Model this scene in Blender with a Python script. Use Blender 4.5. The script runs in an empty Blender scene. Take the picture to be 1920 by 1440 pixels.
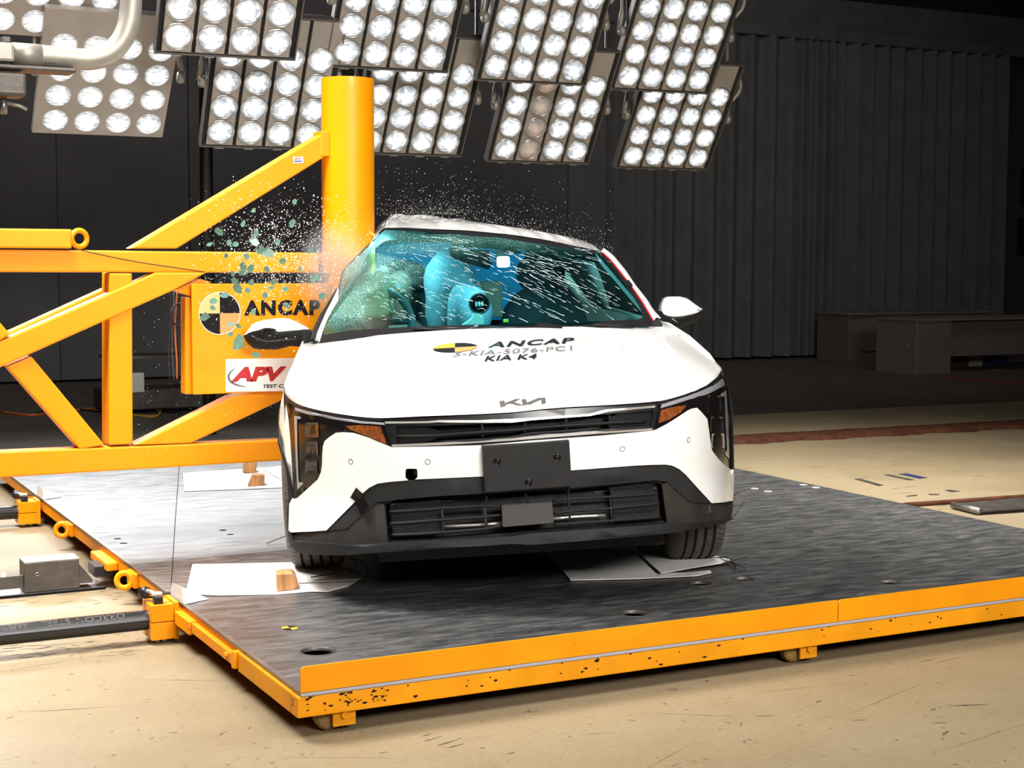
import bpy, bmesh, math, random
import numpy as np
from mathutils import Vector, Matrix, noise
from mathutils.geometry import delaunay_2d_cdt
from mathutils.bvhtree import BVHTree
random.seed(7)
SC = bpy.context.scene
COL = SC.collection
# ------------------------------------------------------------------ camera
CZ = 1.452                       # camera height above the floor
DZ = 0.148                       # deck top above the floor
FPX = 2883.3
YAW, PIT, ROL = [math.radians(a) for a in (27.357, 4.740, 0.223)]
FW = Vector((math.sin(YAW)*math.cos(PIT), math.cos(YAW)*math.cos(PIT), -math.sin(PIT)))
_r0 = Vector((math.cos(YAW), -math.sin(YAW), 0)); _u0 = _r0.cross(FW)
RT = math.cos(ROL)*_r0 + math.sin(ROL)*_u0
UP = -math.sin(ROL)*_r0 + math.cos(ROL)*_u0
CAM = Vector((0, 0, CZ))
cd = bpy.data.cameras.new('camera'); cam = bpy.data.objects.new('camera', cd); COL.objects.link(cam)
cd.sensor_width = 36; cd.lens = FPX/1920*36; cd.clip_start = 0.05; cd.clip_end = 200
cam.matrix_world = Matrix(((RT.x, UP.x, -FW.x, 0), (RT.y, UP.y, -FW.y, 0), (RT.z, UP.z, -FW.z, CZ), (0, 0, 0, 1)))
SC.camera = cam
# ------------------------------------------------------------------ world, lights, exposure
SC.view_settings.view_transform = 'Standard'; SC.view_settings.look = 'None'
SC.view_settings.gamma = 1; SC.view_settings.use_curve_mapping = False
SC.view_settings.exposure = 0.0
w = bpy.data.worlds.new('world'); SC.world = w; w.use_nodes = True
w.node_tree.nodes['Background'].inputs[0].default_value = (0.9, 0.95, 1, 1)
w.node_tree.nodes['Background'].inputs[1].default_value = 0.012

def area_light(name, loc, target, sx, sy, energy, color=(1, .97, .92), spread=180):
    d = bpy.data.lights.new(name, 'AREA'); d.shape = 'RECTANGLE'; d.size = sx; d.size_y = sy
    d.energy = energy; d.color = color; d.spread = math.radians(spread)
    o = bpy.data.objects.new(name, d); COL.objects.link(o); o.location = loc
    o.rotation_euler = (Vector(target)-Vector(loc)).to_track_quat('-Z', 'Y').to_euler()
    return o
# the overhead lamp rig goes on above and in front of the frame
area_light('overhead_lamps', (2.4, 2.4, 4.2), (3.0, 5.6, 0.5), 3.2, 1.6, 92, (1, .97, .93), 110)
area_light('front_lamps', (2.2, -3.2, 4.0), (4.2, 8.5, 1.3), 3.4, 1.2, 165, (1, .97, .93), 80)
area_light('overhead_lamps_left', (0.0, 6.4, 4.8), (0.7, 7.0, 0.1), 2.0, 2.0, 330, (1, .98, .96), 110)
area_light('rear_lamp_row', (2.6, 14.0, 4.7), (2.0, 6.5, 0.2), 5.0, 1.2, 190, (.97, .985, 1), 90)
area_light('overhead_lamps_right', (6.8, 6.6, 4.6), (6.6, 7.4, 0.0), 2.4, 2.4, 115, (1, .96, .9), 80)
area_light('drape_fill', (11.0, 11.5, 6.5), (12.0, 18.0, 2.2), 5.0, 1.5, 42, (1, .97, .96), 120)  # unseen fill, added to brighten the pleated drapes
area_light('drape_fill_left', (3.0, 12.2, 6.5), (4.0, 18.0, 1.6), 5.0, 1.5, 40, (1, .97, .97), 120)  # same added fill for the flat sheets on the left

LENS_EMIT = 1.05
# ------------------------------------------------------------------ helpers
def ray(x, y): return FW + RT*((x-960)/FPX) - UP*((y-720)/FPX)
def onZ(p, z): d = ray(*p); return CAM + d*((z-CZ)/d.z)
def onY(p, y): d = ray(*p); return CAM + d*(y/d.y)
def onX(p, x): d = ray(*p); return CAM + d*(x/d.x)
def crop(ox, oy, s): return lambda *pts: [(ox+a/s, oy+b/s) for a, b in pts]
c1 = crop(500, 680, 3.1304); c2 = crop(900, 680, 3.1308); c5 = crop(440, 380, 2.1333)
cw = crop(580, 420, 5.647); cr = crop(880, 420, 5.0526); cm = crop(440, 560, 7.2); cn = crop(1140, 540, 8)
k0 = crop(0, 0, 2.6667); k2 = crop(600, 0, 2.4); k3 = crop(1320, 0, 1.895); k4 = crop(0, 400, 2.6667)
g3 = crop(0, 860, 2.88); g4 = crop(340, 1000, 2.909); g5 = crop(1000, 1000, 2.087); g6 = crop(1360, 640, 3.273)
ks = crop(340, 520, 6.0); kt = crop(0, 1060, 5.333)

WM = {}
def tag(o, label=None, cat=None, group=None, kind=None):
    if label: o['label'] = label
    if cat: o['category'] = cat
    if group: o['group'] = group
    if kind: o['kind'] = kind
    return o
def thing(name, label, cat, loc=(0, 0, 0), group=None, mw=None):
    o = bpy.data.objects.new(name, None); COL.objects.link(o); o.empty_display_size = .1
    m = mw if mw is not None else Matrix.Translation(Vector(loc))
    o.matrix_world = m; WM[o.name] = m.copy()
    return tag(o, label, cat, group)
def mesh(name, verts, faces, mat, parent=None, smooth=False, local=False, bevel=0, midx=None, origin=None):
    """verts in world space (or in the root's own space when local)"""
    vs = [Vector(v) for v in verts]
    root = parent
    while root is not None and root.parent is not None: root = root.parent
    if root is not None and not local and root.name in WM:
        inv = WM[root.name].inverted(); vs = [inv @ v for v in vs]
    if origin is not None: vs = [v-Vector(origin) for v in vs]
    me = bpy.data.meshes.new(name); me.from_pydata([v[:] for v in vs], [], faces)
    for m in (mat if isinstance(mat, (list, tuple)) else [mat]): me.materials.append(m)
    if midx is not None: me.polygons.foreach_set('material_index', midx)
    if bevel:
        bm = bmesh.new(); bm.from_mesh(me)
        bmesh.ops.remove_doubles(bm, verts=bm.verts, dist=1e-5)
        bmesh.ops.recalc_face_normals(bm, faces=bm.faces)
        es = [e for e in bm.edges if len(e.link_faces) == 2 and e.calc_face_angle() > .5]
        bmesh.ops.bevel(bm, geom=es, offset=bevel, segments=2, affect='EDGES', profile=.6)
        bm.to_mesh(me); bm.free(); smooth = False
    if smooth: me.polygons.foreach_set('use_smooth', [True]*len(me.polygons))
    o = bpy.data.objects.new(name, me); COL.objects.link(o)
    if origin is not None: o.location = origin
    if parent is not None: o.parent = parent
    return o
class MB:
    def __init__(s): s.v = []; s.f = []
    def add(s, v, f):
        n = len(s.v); s.v += [Vector(a) for a in v]; s.f += [tuple(i+n for i in q) for q in f]; return s
    def build(s, name, mat, parent=None, **k): return mesh(name, s.v, s.f, mat, parent, **k)
def box(x0, x1, y0, y1, z0, z1):
    v = [(x, y, z) for z in (z0, z1) for y in (y0, y1) for x in (x0, x1)]
    return v, [(0, 2, 3, 1), (4, 5, 7, 6), (0, 1, 5, 4), (2, 6, 7, 3), (0, 4, 6, 2), (1, 3, 7, 5)]
def prism(poly, ext):
    n = len(poly); e = Vector(ext)
    v = [Vector(p) for p in poly] + [Vector(p)+e for p in poly]
    f = [tuple(range(n)), tuple(range(2*n-1, n-1, -1))] + [(i, i+n, (i+1) % n+n, (i+1) % n) for i in range(n)]
    return v, f
def frame_of(d):
    d = Vector(d).normalized(); a = Vector((0, 0, 1)) if abs(d.z) < .9 else Vector((1, 0, 0))
    x = d.cross(a).normalized(); return x, d.cross(x).normalized()
def tube(path, r, seg=10, cap=True, rad=None):
    P = [Vector(p) for p in path]; v = []; f = []
    px_ = None
    for i, p in enumerate(P):
        d = (P[min(i+1, len(P)-1)]-P[max(i-1, 0)])
        x, y = frame_of(d)
        if px_ is not None:
            dn = d.normalized(); x = (px_-dn*px_.dot(dn)).normalized(); y = dn.cross(x)
        px_ = x; rr = rad[i] if rad else r
        v += [p + x*rr*math.cos(2*math.pi*k/seg) + y*rr*math.sin(2*math.pi*k/seg) for k in range(seg)]
    for i in range(len(P)-1):
        f += [(i*seg+k, i*seg+(k+1) % seg, (i+1)*seg+(k+1) % seg, (i+1)*seg+k) for k in range(seg)]
    if cap: f += [tuple(range(seg-1, -1, -1)), tuple(range((len(P)-1)*seg, len(P)*seg))]
    return v, f
def lathe(prof, c, axis, seg=32, closed=False):
    """prof: (radius, along) pairs"""
    c = Vector(c); d = Vector(axis).normalized(); x, y = frame_of(d); v = []; f = []; n = len(prof)
    for k in range(seg):
        a = 2*math.pi*k/seg; e = x*math.cos(a)+y*math.sin(a)
        v += [c + e*r + d*h for r, h in prof]
    m = n if closed else n-1
    for k in range(seg):
        k2 = (k+1) % seg
        f += [(k*n+i, k*n+(i+1) % n, k2*n+(i+1) % n, k2*n+i) for i in range(m)]
    return v, f
def disc(c, axis, r, h, seg=20): 
    v, f = tube([Vector(c), Vector(c)+Vector(axis).normalized()*h], r, seg); return v, f
def torus(c, axis, R, r, seg=24, ring=10):
    return lathe([(R+r*math.cos(2*math.pi*i/ring), r*math.sin(2*math.pi*i/ring)) for i in range(ring)], c, axis, seg, True)
def bez(pts, n=8):
    """Catmull-Rom through the points"""
    P = [Vector(p) for p in pts]; P = [2*P[0]-P[1]] + P + [2*P[-1]-P[-2]]; out = []
    for i in range(1, len(P)-2):
        for k in range(n):
            t = k/n; a, b, c, d = P[i-1], P[i], P[i+1], P[i+2]
            out.append(.5*((2*b)+(c-a)*t+(2*a-5*b+4*c-d)*t*t+(3*b-a-3*c+d)*t**3))
    return out+[P[-2]]
def resample(P, n):
    P = [Vector(p) for p in P]; L = [0]
    for a, b in zip(P, P[1:]): L.append(L[-1]+(b-a).length)
    out = []; j = 0
    for k in range(n):
        s = L[-1]*k/(n-1)
        while j < len(P)-2 and L[j+1] < s: j += 1
        t = (s-L[j])/max(1e-9, L[j+1]-L[j]); out.append(P[j].lerp(P[j+1], min(1, max(0, t))))
    return out
def inside(p, poly):
    x, y = p; r = False; n = len(poly)
    for i in range(n):
        (ax, ay), (bx, by) = poly[i], poly[i-1]
        if (ay > y) != (by > y) and x < (bx-ax)*(y-ay)/(by-ay)+ax: r = not r
    return r
def fill2d(outer, holes=(), grid=.05):
    """triangulate a 2-D outline with interior points -> pts, tris"""
    loops = [outer]+list(holes); P = []; E = []
    for L in loops:
        n = len(P); P += [Vector(p) for p in L]; E += [(n+i, n+(i+1) % len(L)) for i in range(len(L))]
    xs = [p[0] for p in outer]; ys = [p[1] for p in outer]
    if grid:
        edges = [(P[a], P[b]) for a, b in E]
        x = min(xs)+grid/2
        while x < max(xs):
            y = min(ys)+grid/2
            while y < max(ys):
                q = (x, y)
                if inside(q, outer) and not any(inside(q, h) for h in holes): P.append(Vector(q))
                y += grid
            x += grid
    ov, oe, of, *_ = delaunay_2d_cdt(P, E, [], 0, 1e-6)
    T = []
    for t in of:
        c = ((ov[t[0]][0]+ov[t[1]][0]+ov[t[2]][0])/3, (ov[t[0]][1]+ov[t[1]][1]+ov[t[2]][1])/3)
        if inside(c, outer) and not any(inside(c, h) for h in holes): T.append(tuple(t))
    return ov, T
def lift(outer, fn, holes=(), grid=.05, rim=None, flip=False):
    """fill an outline and lift it by fn(a,b)->Vector; rim: vector the border is carried back by"""
    ov, T = fill2d(outer, holes, grid)
    v = [Vector(fn(p[0], p[1])) for p in ov]
    f = [t[::-1] if flip else t for t in T]
    if rim is not None:
        cnt = {}
        for t in f:
            for a, b in zip(t, t[1:]+t[:1]): cnt[(a, b)] = 1
        n0 = len(v); mp = {}
        for (a, b) in list(cnt):
            if (b, a) not in cnt:
                for q in (a, b):
                    if q not in mp: mp[q] = len(v); v.append(v[q]+Vector(rim))
                f.append((b, a, mp[a], mp[b]))
    return v, f
def coons(B, T, L, R):
    """grid from four border curves of Vectors (B,T same length; L,R same length), row by row from B to T"""
    n, m = len(B), len(L); G = []
    for j in range(m):
        v = j/(m-1); row = []
        for i in range(n):
            u = i/(n-1)
            row.append((1-v)*B[i]+v*T[i]+(1-u)*L[j]+u*R[j]-((1-u)*(1-v)*B[0]+u*(1-v)*B[-1]+(1-u)*v*T[0]+u*v*T[-1]))
        G.append(row)
    return G
def gridmesh(G):
    n = len(G[0]); v = [p for r in G for p in r]
    f = [(j*n+i, j*n+i+1, (j+1)*n+i+1, (j+1)*n+i) for j in range(len(G)-1) for i in range(n-1)]
    return v, f
# ------------------------------------------------------------------ materials
def newmat(name):
    m = bpy.data.materials.new(name); m.use_nodes = True; nt = m.node_tree
    return m, nt, nt.nodes['Principled BSDF']
def L(nt, a, b): nt.links.new(a, b)
def ramp(nt, fac, stops):
    n = nt.nodes.new('ShaderNodeValToRGB'); e = n.color_ramp.elements
    while len(e) < len(stops): e.new(.5)
    for q, (p, c) in zip(e, stops): q.position = p; q.color = (*c, 1) if len(c) == 3 else c
    L(nt, fac, n.inputs[0]); return n
def noisen(nt, scale, detail=4, rough=.55, vec=None, stretch=None, dist=0):
    tc = nt.nodes.new('ShaderNodeTexCoord'); mp = nt.nodes.new('ShaderNodeMapping')
    L(nt, tc.outputs['Object'], mp.inputs[0])
    if stretch: mp.inputs['Scale'].default_value = stretch
    n = nt.nodes.new('ShaderNodeTexNoise'); n.inputs['Scale'].default_value = scale
    n.inputs['Detail'].default_value = detail; n.inputs['Roughness'].default_value = rough; n.inputs['Distortion'].default_value = dist
    L(nt, mp.outputs[0], n.inputs['Vector']); return n
def mixc(nt, fac, a, b, mode='MIX'):
    n = nt.nodes.new('ShaderNodeMix'); n.data_type = 'RGBA'; n.blend_type = mode
    for s, val in ((0, fac), (6, a), (7, b)):
        if isinstance(val, (int, float)): n.inputs[s].default_value = val
        elif isinstance(val, tuple): n.inputs[s].default_value = (*val, 1) if len(val) == 3 else val
        else: L(nt, val, n.inputs[s])
    return n.outputs[2]
def pmat(name, col, rough=.5, metal=0, var=0, vscale=6, bump=0, bscale=60, coat=0, spec=.5, dirt=None, stretch=None, emit=None):
    m, nt, b = newmat(name)
    b.inputs['Base Color'].default_value = (*col, 1); b.inputs['Roughness'].default_value = rough
    b.inputs['Metallic'].default_value = metal; b.inputs['Coat Weight'].default_value = coat
    b.inputs['Coat Roughness'].default_value = .06; b.inputs['Specular IOR Level'].default_value = spec
    if var:
        n = noisen(nt, vscale, 5, .6, stretch=stretch)
        lo = tuple(c*(1-var) for c in col); hi = tuple(min(1, c*(1+var)) for c in col)
        c = ramp(nt, n.outputs[0], [(.3, lo), (.7, hi)]).outputs[0]
        if dirt:
            dc, dscale, dth = dirt
            d = noisen(nt, dscale, 8, .7, stretch=stretch); k = ramp(nt, d.outputs[0], [(dth, (0, 0, 0)), (min(1, dth+.04), (1, 1, 1))])
            c = mixc(nt, k.outputs[0], c, dc)
        L(nt, c, b.inputs['Base Color'])
    if bump:
        n = noisen(nt, bscale, 3, .6, stretch=stretch); bp = nt.nodes.new('ShaderNodeBump'); bp.inputs['Strength'].default_value = bump
        bp.inputs['Distance'].default_value = .01; L(nt, n.outputs[0], bp.inputs['Height']); L(nt, bp.outputs[0], b.inputs['Normal'])
    if emit: b.inputs['Emission Color'].default_value = (*emit[0], 1); b.inputs['Emission Strength'].default_value = emit[1]
    return m
M = {}
M['yellow'] = pmat('yellow_paint', (.82, .285, .0), .42, 0, .06, 3, coat=.08, spec=.25, dirt=((.25, .09, .01), 9, .735))
M['orange'] = pmat('worn_orange_paint', (.78, .27, .002), .5, 0, .10, 4, spec=.2, dirt=((.30, .07, .01), 9, .665))
M['frontbeam'] = pmat('scuffed_yellow_paint', (.72, .275, .004), .55, 0, .14, 5, spec=.2, dirt=((.10, .06, .02), 10, .665))
M['black'] = pmat('black_plastic', (.010, .010, .0102), .6, 0, .2, 8, spec=.22)
M['blacksatin'] = pmat('satin_black_paint', (.012, .012, .013), .3)
M['gloss'] = pmat('piano_black', (.007, .006, .006), .12, spec=.28)
M['textured'] = pmat('grained_black_plastic', (.014, .0135, .0135), .65, 0, spec=.28, var=.15, vscale=14, bump=.3, bscale=400)
M['dusty'] = pmat('dusty_black_plastic', (.020, .0165, .014), .65, 0, spec=.25, var=.4, vscale=7, dirt=((.07, .055, .042), 11, .62))
M['white'] = pmat('white_car_paint', (.80, .785, .75), .28, coat=1.0)
M['chrome'] = pmat('satin_chrome', (.72, .69, .65), .36, .75)
M['steel'] = pmat('bare_steel', (.30, .29, .27), .42, .9, .25, 9, bump=.1, bscale=40)
M['darksteel'] = pmat('dark_steel', (.10, .088, .078), .5, .6, .35, 8, bump=.1, bscale=50)
M['galv'] = pmat('galvanised_pipe', (.36, .33, .28), .5, .5, .15, 12)
M['rubber'] = pmat('tyre_rubber', (.075, .062, .048), .75, 0, .25, 30, bump=.2, bscale=90)
M['wheelrim'] = pmat('steering_wheel_grip', (.06, .075, .08), .6)
M['castor'] = pmat('grimy_castor', (.20, .12, .03), .6, 0, .4, 20)
M['groove'] = pmat('tyre_groove', (.006, .006, .006), .9)
M['paper'] = pmat('white_paper', (.72, .70, .67), .85, 0, .06, 5)
M['wood'] = pmat('rough_pine', (.42, .20, .075), .7, 0, .45, 30, stretch=(1, 1, .12), bump=.2, bscale=60)
M['curtain'] = pmat('grey_black_drape', (.080, .077, .076), .9, 0, .15, 3, bump=.15, bscale=150)
M['sheet'] = pmat('smooth_black_drape', (.078, .073, .075), .75, 0, .12, 2)
M['wall'] = pmat('dark_wall', (.035, .034, .034), .85, 0, .2, 3)
M['trim'] = pmat('dark_trim', (.075, .07, .068), .7, 0, .2, 4)
M['desk'] = pmat('beige_laminate', (.12, .097, .085), .6, 0, .08, 4)
M['deskedge'] = pmat('beige_edge', (.15, .125, .11), .6)
M['strip'] = pmat('rust_brown_rubber', (.095, .036, .02), .85, 0, .4, 9, spec=.1, bump=.4, bscale=30)
M['rust'] = pmat('rust_red', (.12, .03, .02), .8, 0, .3, 8)
M['cream'] = pmat('cream_plastic', (.42, .36, .22), .6, 0, .05, 6)
M['blue'] = pmat('blue_plastic', (.02, .03, .10), .5, 0, .1, 6)
M['cable'] = pmat('black_cable', (.01, .01, .01), .5)
M['ycable'] = pmat('yellow_cable', (.5, .28, .03), .5)
M['ocable'] = pmat('orange_cable', (.5, .11, .02), .5)
M['red'] = pmat('red_tape', (.72, .012, .012), .45)
M['redink'] = pmat('red_print', (.40, .005, .007), .5)
M['ink'] = pmat('black_print', (.012, .011, .012), .8, spec=.08)
M['greyink'] = pmat('faded_grey_print', (.14, .13, .13), .8, spec=.08)
M['yink'] = pmat('yellow_print', (.90, .47, .02), .5)
M['oink'] = pmat('orange_print', (.80, .27, .075), .5)
M['pink_'] = pmat('pale_orange_print', (.90, .46, .16), .5)
M['label'] = pmat('white_label', (.74, .70, .66), .45, 0, .04, 4)
M['blueink'] = pmat('blue_print', (.06, .08, .25), .5)
M['panel'] = pmat('lamp_panel', (.38, .335, .29), .5, .25, .1, 5)
M['panelgap'] = pmat('lamp_panel_gap', (.012, .012, .012), .7)
M['lampedge'] = pmat('lamp_frame', (.15, .135, .12), .45, .4)
M['ring'] = pmat('lamp_ring', (.55, .53, .50), .3, .8)
M['pad'] = pmat('cream_airbag_cloth', (.50, .40, .20), .8, 0, .1, 9, bump=.2, bscale=30)
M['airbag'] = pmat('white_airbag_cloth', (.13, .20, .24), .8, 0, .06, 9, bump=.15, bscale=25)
M['dummyskin'] = pmat('dummy_vinyl', (.22, .13, .095), .6, 0, .1, 6)
M['seat'] = pmat('dark_seat_cloth', (.022, .028, .034), .8, 0, .15, 8)
M['brownbox'] = pmat('brown_card', (.16, .105, .08), .75, 0, .1, 6)
M['headliner'] = pmat('grey_headliner', (.42, .47, .45), .85)
M['bluelit'] = pmat('blue_lit_surface', (.02, .33, .62), .8, 0, .1, 6)  # blue light put into the base colour
M['indicator'] = pmat('amber_lens', (.20, .055, .014), .15, coat=1, var=.5, vscale=60)
M['drl'] = pmat('grey_light_guide', (.24, .24, .25), .25, coat=.6)
M['projector'] = pmat('lamp_projector', (.10, .10, .105), .12, .8, .6, 40)
M['emblem'] = pmat('grey_emblem', (.17, .158, .15), .35, .5)
M['clear'] = pmat('clear_acrylic', (.62, .63, .60), .2, coat=.3)

def mk_floor():
    m, nt, b = newmat('painted_concrete')
    n = noisen(nt, .55, 6, .6); c = ramp(nt, n.outputs[0], [(.3, (.22, .17, .098)), (.5, (.285, .222, .132)), (.72, (.34, .275, .175))]).outputs[0]
    # rubbed streaks
    s = noisen(nt, 1.2, 8, .7, stretch=(.5, 5, 1), dist=.4); k = ramp(nt, s.outputs[0], [(.58, (0, 0, 0)), (.75, (1, 1, 1))])
    kk = nt.nodes.new('ShaderNodeMath'); kk.operation = 'MULTIPLY'; kk.inputs[1].default_value = .35; L(nt, k.outputs[0], kk.inputs[0])
    c = mixc(nt, kk.outputs[0], c, (.30, .20, .11))
    # flakes of missing paint
    f = noisen(nt, 9, 8, .72); kf = ramp(nt, f.outputs[0], [(.655, (0, 0, 0)), (.68, (1, 1, 1))])
    c = mixc(nt, kf.outputs[0], c, (.10, .08, .06))
    # scratches: stretched thin noise
    for st, th in (((1.2, 16, 1), .655), ((14, 1.5, 1), .67)):
        q = noisen(nt, 3.2, 5, .6, stretch=st, dist=.6); kq = ramp(nt, q.outputs[0], [(th, (0, 0, 0)), (th+.03, (1, 1, 1))])
        km = nt.nodes.new('ShaderNodeMath'); km.operation = 'MULTIPLY'; km.inputs[1].default_value = .5; L(nt, kq.outputs[0], km.inputs[0])
        c = mixc(nt, km.outputs[0], c, (.16, .12, .085))
    g = noisen(nt, 45, 4, .7); c = mixc(nt, .25, c, ramp(nt, g.outputs[0], [(.35, (.35, .35, .35)), (.65, (.65, .65, .65))]).outputs[0], 'OVERLAY')
    L(nt, c, b.inputs['Base Color'])
    r = ramp(nt, n.outputs[0], [(.3, (.42, .42, .42)), (.7, (.6, .6, .6))]); L(nt, r.outputs[0], b.inputs['Roughness'])
    b.inputs['Specular IOR Level'].default_value = .35
    return m
M['floor'] = mk_floor()
def mk_deck():
    m, nt, b = newmat('worn_steel_deck')
    n = noisen(nt, 15, 12, .8, stretch=(.4, 1.6, 1), dist=.3)
    c = ramp(nt, n.outputs[0], [(.33, (.006, .0058, .0058)), (.48, (.017, .0165, .0165)), (.58, (.042, .040, .039)), (.70, (.12, .115, .11))]).outputs[0]
    s = noisen(nt, 26, 8, .8, stretch=(.25, 3, 1), dist=.6); k = ramp(nt, s.outputs[0], [(.6, (0, 0, 0)), (.68, (1, 1, 1))])
    km = nt.nodes.new('ShaderNodeMath'); km.operation = 'MULTIPLY'; km.inputs[1].default_value = .45; L(nt, k.outputs[0], km.inputs[0])
    c = mixc(nt, km.outputs[0], c, (.12, .108, .10))
    L(nt, c, b.inputs['Base Color']); b.inputs['IOR'].default_value = 3.3
    r = ramp(nt, n.outputs[0], [(.3, (.27, .27, .27)), (.65, (.52, .52, .52))]); L(nt, r.outputs[0], b.inputs['Roughness'])
    bp = nt.nodes.new('ShaderNodeBump'); bp.inputs['Strength'].default_value = .06; bp.inputs['Distance'].default_value = .002
    L(nt, s.outputs[0], bp.inputs['Height']); L(nt, bp.outputs[0], b.inputs['Normal'])
    return m
M['deck'] = mk_deck()
def mk_lens(name, tint, base=1.0, streak=0):
    """a lit sealed-beam lamp: bright filament patch, darker reflector wash, fluted front glass"""
    m, nt, b = newmat(name)
    tc = nt.nodes.new('ShaderNodeTexCoord'); oi = nt.nodes.new('ShaderNodeObjectInfo')
    add = nt.nodes.new('ShaderNodeVectorMath'); add.operation = 'MULTIPLY_ADD'
    cmb = nt.nodes.new('ShaderNodeCombineXYZ')
    for i in range(3): L(nt, oi.outputs['Random'], cmb.inputs[i])
    L(nt, cmb.outputs[0], add.inputs[0]); add.inputs[1].default_value = (17, 31, 7); L(nt, tc.outputs['Object'], add.inputs[2])
    mp = nt.nodes.new('ShaderNodeMapping'); L(nt, add.outputs[0], mp.inputs[0]); mp.inputs['Scale'].default_value = (1, 3.2, 1) if streak else (1, 1, 1)
    n = nt.nodes.new('ShaderNodeTexNoise'); L(nt, mp.outputs[0], n.inputs['Vector']); n.inputs['Scale'].default_value = 13; n.inputs['Detail'].default_value = 3; n.inputs['Distortion'].default_value = 1.6
    wv = ramp(nt, n.outputs[0], [(.33, (.30, .33, .37)), (.44, (.56, .60, .65)), (.55, (1.0, 1.0, 1.0)), (.66, (1, 1, 1))]).outputs[0]
    ln = nt.nodes.new('ShaderNodeVectorMath'); ln.operation = 'LENGTH'; L(nt, tc.outputs['Object'], ln.inputs[0])
    hot = ramp(nt, ln.outputs['Value'], [(.018, (1, 1, 1)), (.05, (0, 0, 0))])
    rim = ramp(nt, ln.outputs['Value'], [(.058, (1, 1, 1)), (.082, (.30, .285, .26))])
    c = mixc(nt, hot.outputs[0], wv, (1.6, 1.6, 1.6)); c = mixc(nt, 1.0, c, rim.outputs[0], 'MULTIPLY'); c = mixc(nt, 1.0, c, tint, 'MULTIPLY')
    L(nt, c, b.inputs['Emission Color']); b.inputs['Emission Strength'].default_value = LENS_EMIT*base
    b.inputs['Base Color'].default_value = (.25, .25, .25, 1); b.inputs['Roughness'].default_value = .15
    return m
M['lens'] = mk_lens('lit_lamp_glass', (.96, .985, 1.0))
M['lenswhite'] = mk_lens('bright_lamp_glass', (1, 1, .99), 1.05, 1)
M['lenswarm'] = mk_lens('tan_lamp_glass', (.50, .34, .24), .55)
def mk_glass(name, tint, alpha, rough=.03, refl=.9):
    m, nt, b = newmat(name); nt.nodes.remove(b); out = nt.nodes['Material Output']
    t = nt.nodes.new('ShaderNodeBsdfTransparent'); t.inputs[0].default_value = (*tint, 1)
    g = nt.nodes.new('ShaderNodeBsdfGlossy'); g.inputs['Roughness'].default_value = rough; g.inputs[0].default_value = (refl, refl, refl, 1)
    mx = nt.nodes.new('ShaderNodeMixShader'); mx.inputs[0].default_value = alpha
    L(nt, t.outputs[0], mx.inputs[1]); L(nt, g.outputs[0], mx.inputs[2]); L(nt, mx.outputs[0], out.inputs[0])
    return m, nt, mx, out
M['sideglass'] = mk_glass('dark_side_glass', (.62, .74, .72), .06)[0]
M['shard'] = mk_glass('green_glass_shard', (.50, .72, .66), .22, .25, .75)[0]
# ================================================================== the hall
YC = 17.85                        # plane of the drapes
tag(mesh('floor', *box(-14, 32, -6, 26, -.2, 0), M['floor']), kind='structure')
tag(mesh('wall_back', *box(-14, 32, 22, 22.2, 0, 9), M['wall']), kind='structure')
tag(mesh('wall_right', *box(30, 30.2, -6, 22, 0, 9), M['wall']), kind='structure')
tag(mesh('wall_left', *box(-14.2, -14, -6, 22, 0, 9), M['wall']), kind='structure')
tag(mesh('ceiling', *box(-14, 32, -6, 22.2, 9, 9.2), M['wall']), kind='structure')
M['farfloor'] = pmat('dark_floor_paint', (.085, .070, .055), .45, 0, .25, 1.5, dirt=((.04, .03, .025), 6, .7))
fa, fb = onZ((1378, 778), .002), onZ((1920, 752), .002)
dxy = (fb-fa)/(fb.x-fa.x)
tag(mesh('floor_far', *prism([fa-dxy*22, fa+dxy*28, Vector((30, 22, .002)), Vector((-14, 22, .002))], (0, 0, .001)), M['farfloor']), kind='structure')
# header beam and curtain rail
rail_l = onY((1375, 45), YC-.05); rail_r = onY((1920, 98), YC-.05)
zr = (rail_l.z+rail_r.z)/2
xL = onY((1136, 400), YC).x; xR = onY((1889, 400), YC).x
tag(mesh('trim_1', *box(-10, 30, YC-.06, YC+.1, zr-.10, zr+.06), M['trim'], bevel=.02), kind='structure')
zh = onY((1640, 8), YC+.3).z
tag(mesh('trim_2', *box(-10, 30, YC+.25, YC+.7, zr+.06, zh), M['trim']), kind='structure')
# wall to the right of the drape, with dark openings
t = tag(mesh('wall_front', *box(xR+.35, 30, YC+.5, YC+.65, 0, zr), M['wall']), kind='structure'); t.name = 'wall_far_right'
for i, (a, z0, z1) in enumerate((((1905, 0), 1.5, 2.1), ((1908, 0), 2.3, 2.9))):
    x = onY((a[0], 500), YC+.5).x
    mesh('wall_panel', *box(x, x+1.2, YC+.46, YC+.5, z0, z1), M['blacksatin'], bpy.data.objects['wall_far_right'], local=True, bevel=.01)

def drape(name, x0, x1, z0, z1, folds, mat, label, group, thick=.02):
    """folds: list of (x fraction, depth) profile points"""
    prof = bez([Vector((x0+(x1-x0)*a, YC+d, 0)) for a, d in folds], 4)
    rows = [z0, z0+.4, (z0+z1)/2, z1-.3, z1]; G = []
    for j, z in enumerate(rows):
        k = (1.0, 1.0, .95, .85, .7)[j]
        G.append([Vector((p.x, YC+(p.y-YC)*k, z)) for p in prof])
    v, f = gridmesh(G)
    n = len(v); v2 = v+[p+Vector((0, thick, 0)) for p in v]; f2 = f+[tuple(i+n for i in q[::-1]) for q in f]
    return tag(mesh(name, v2, f2, mat, smooth=True), label, 'curtain', group)
rnd = random.Random(3)
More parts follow.
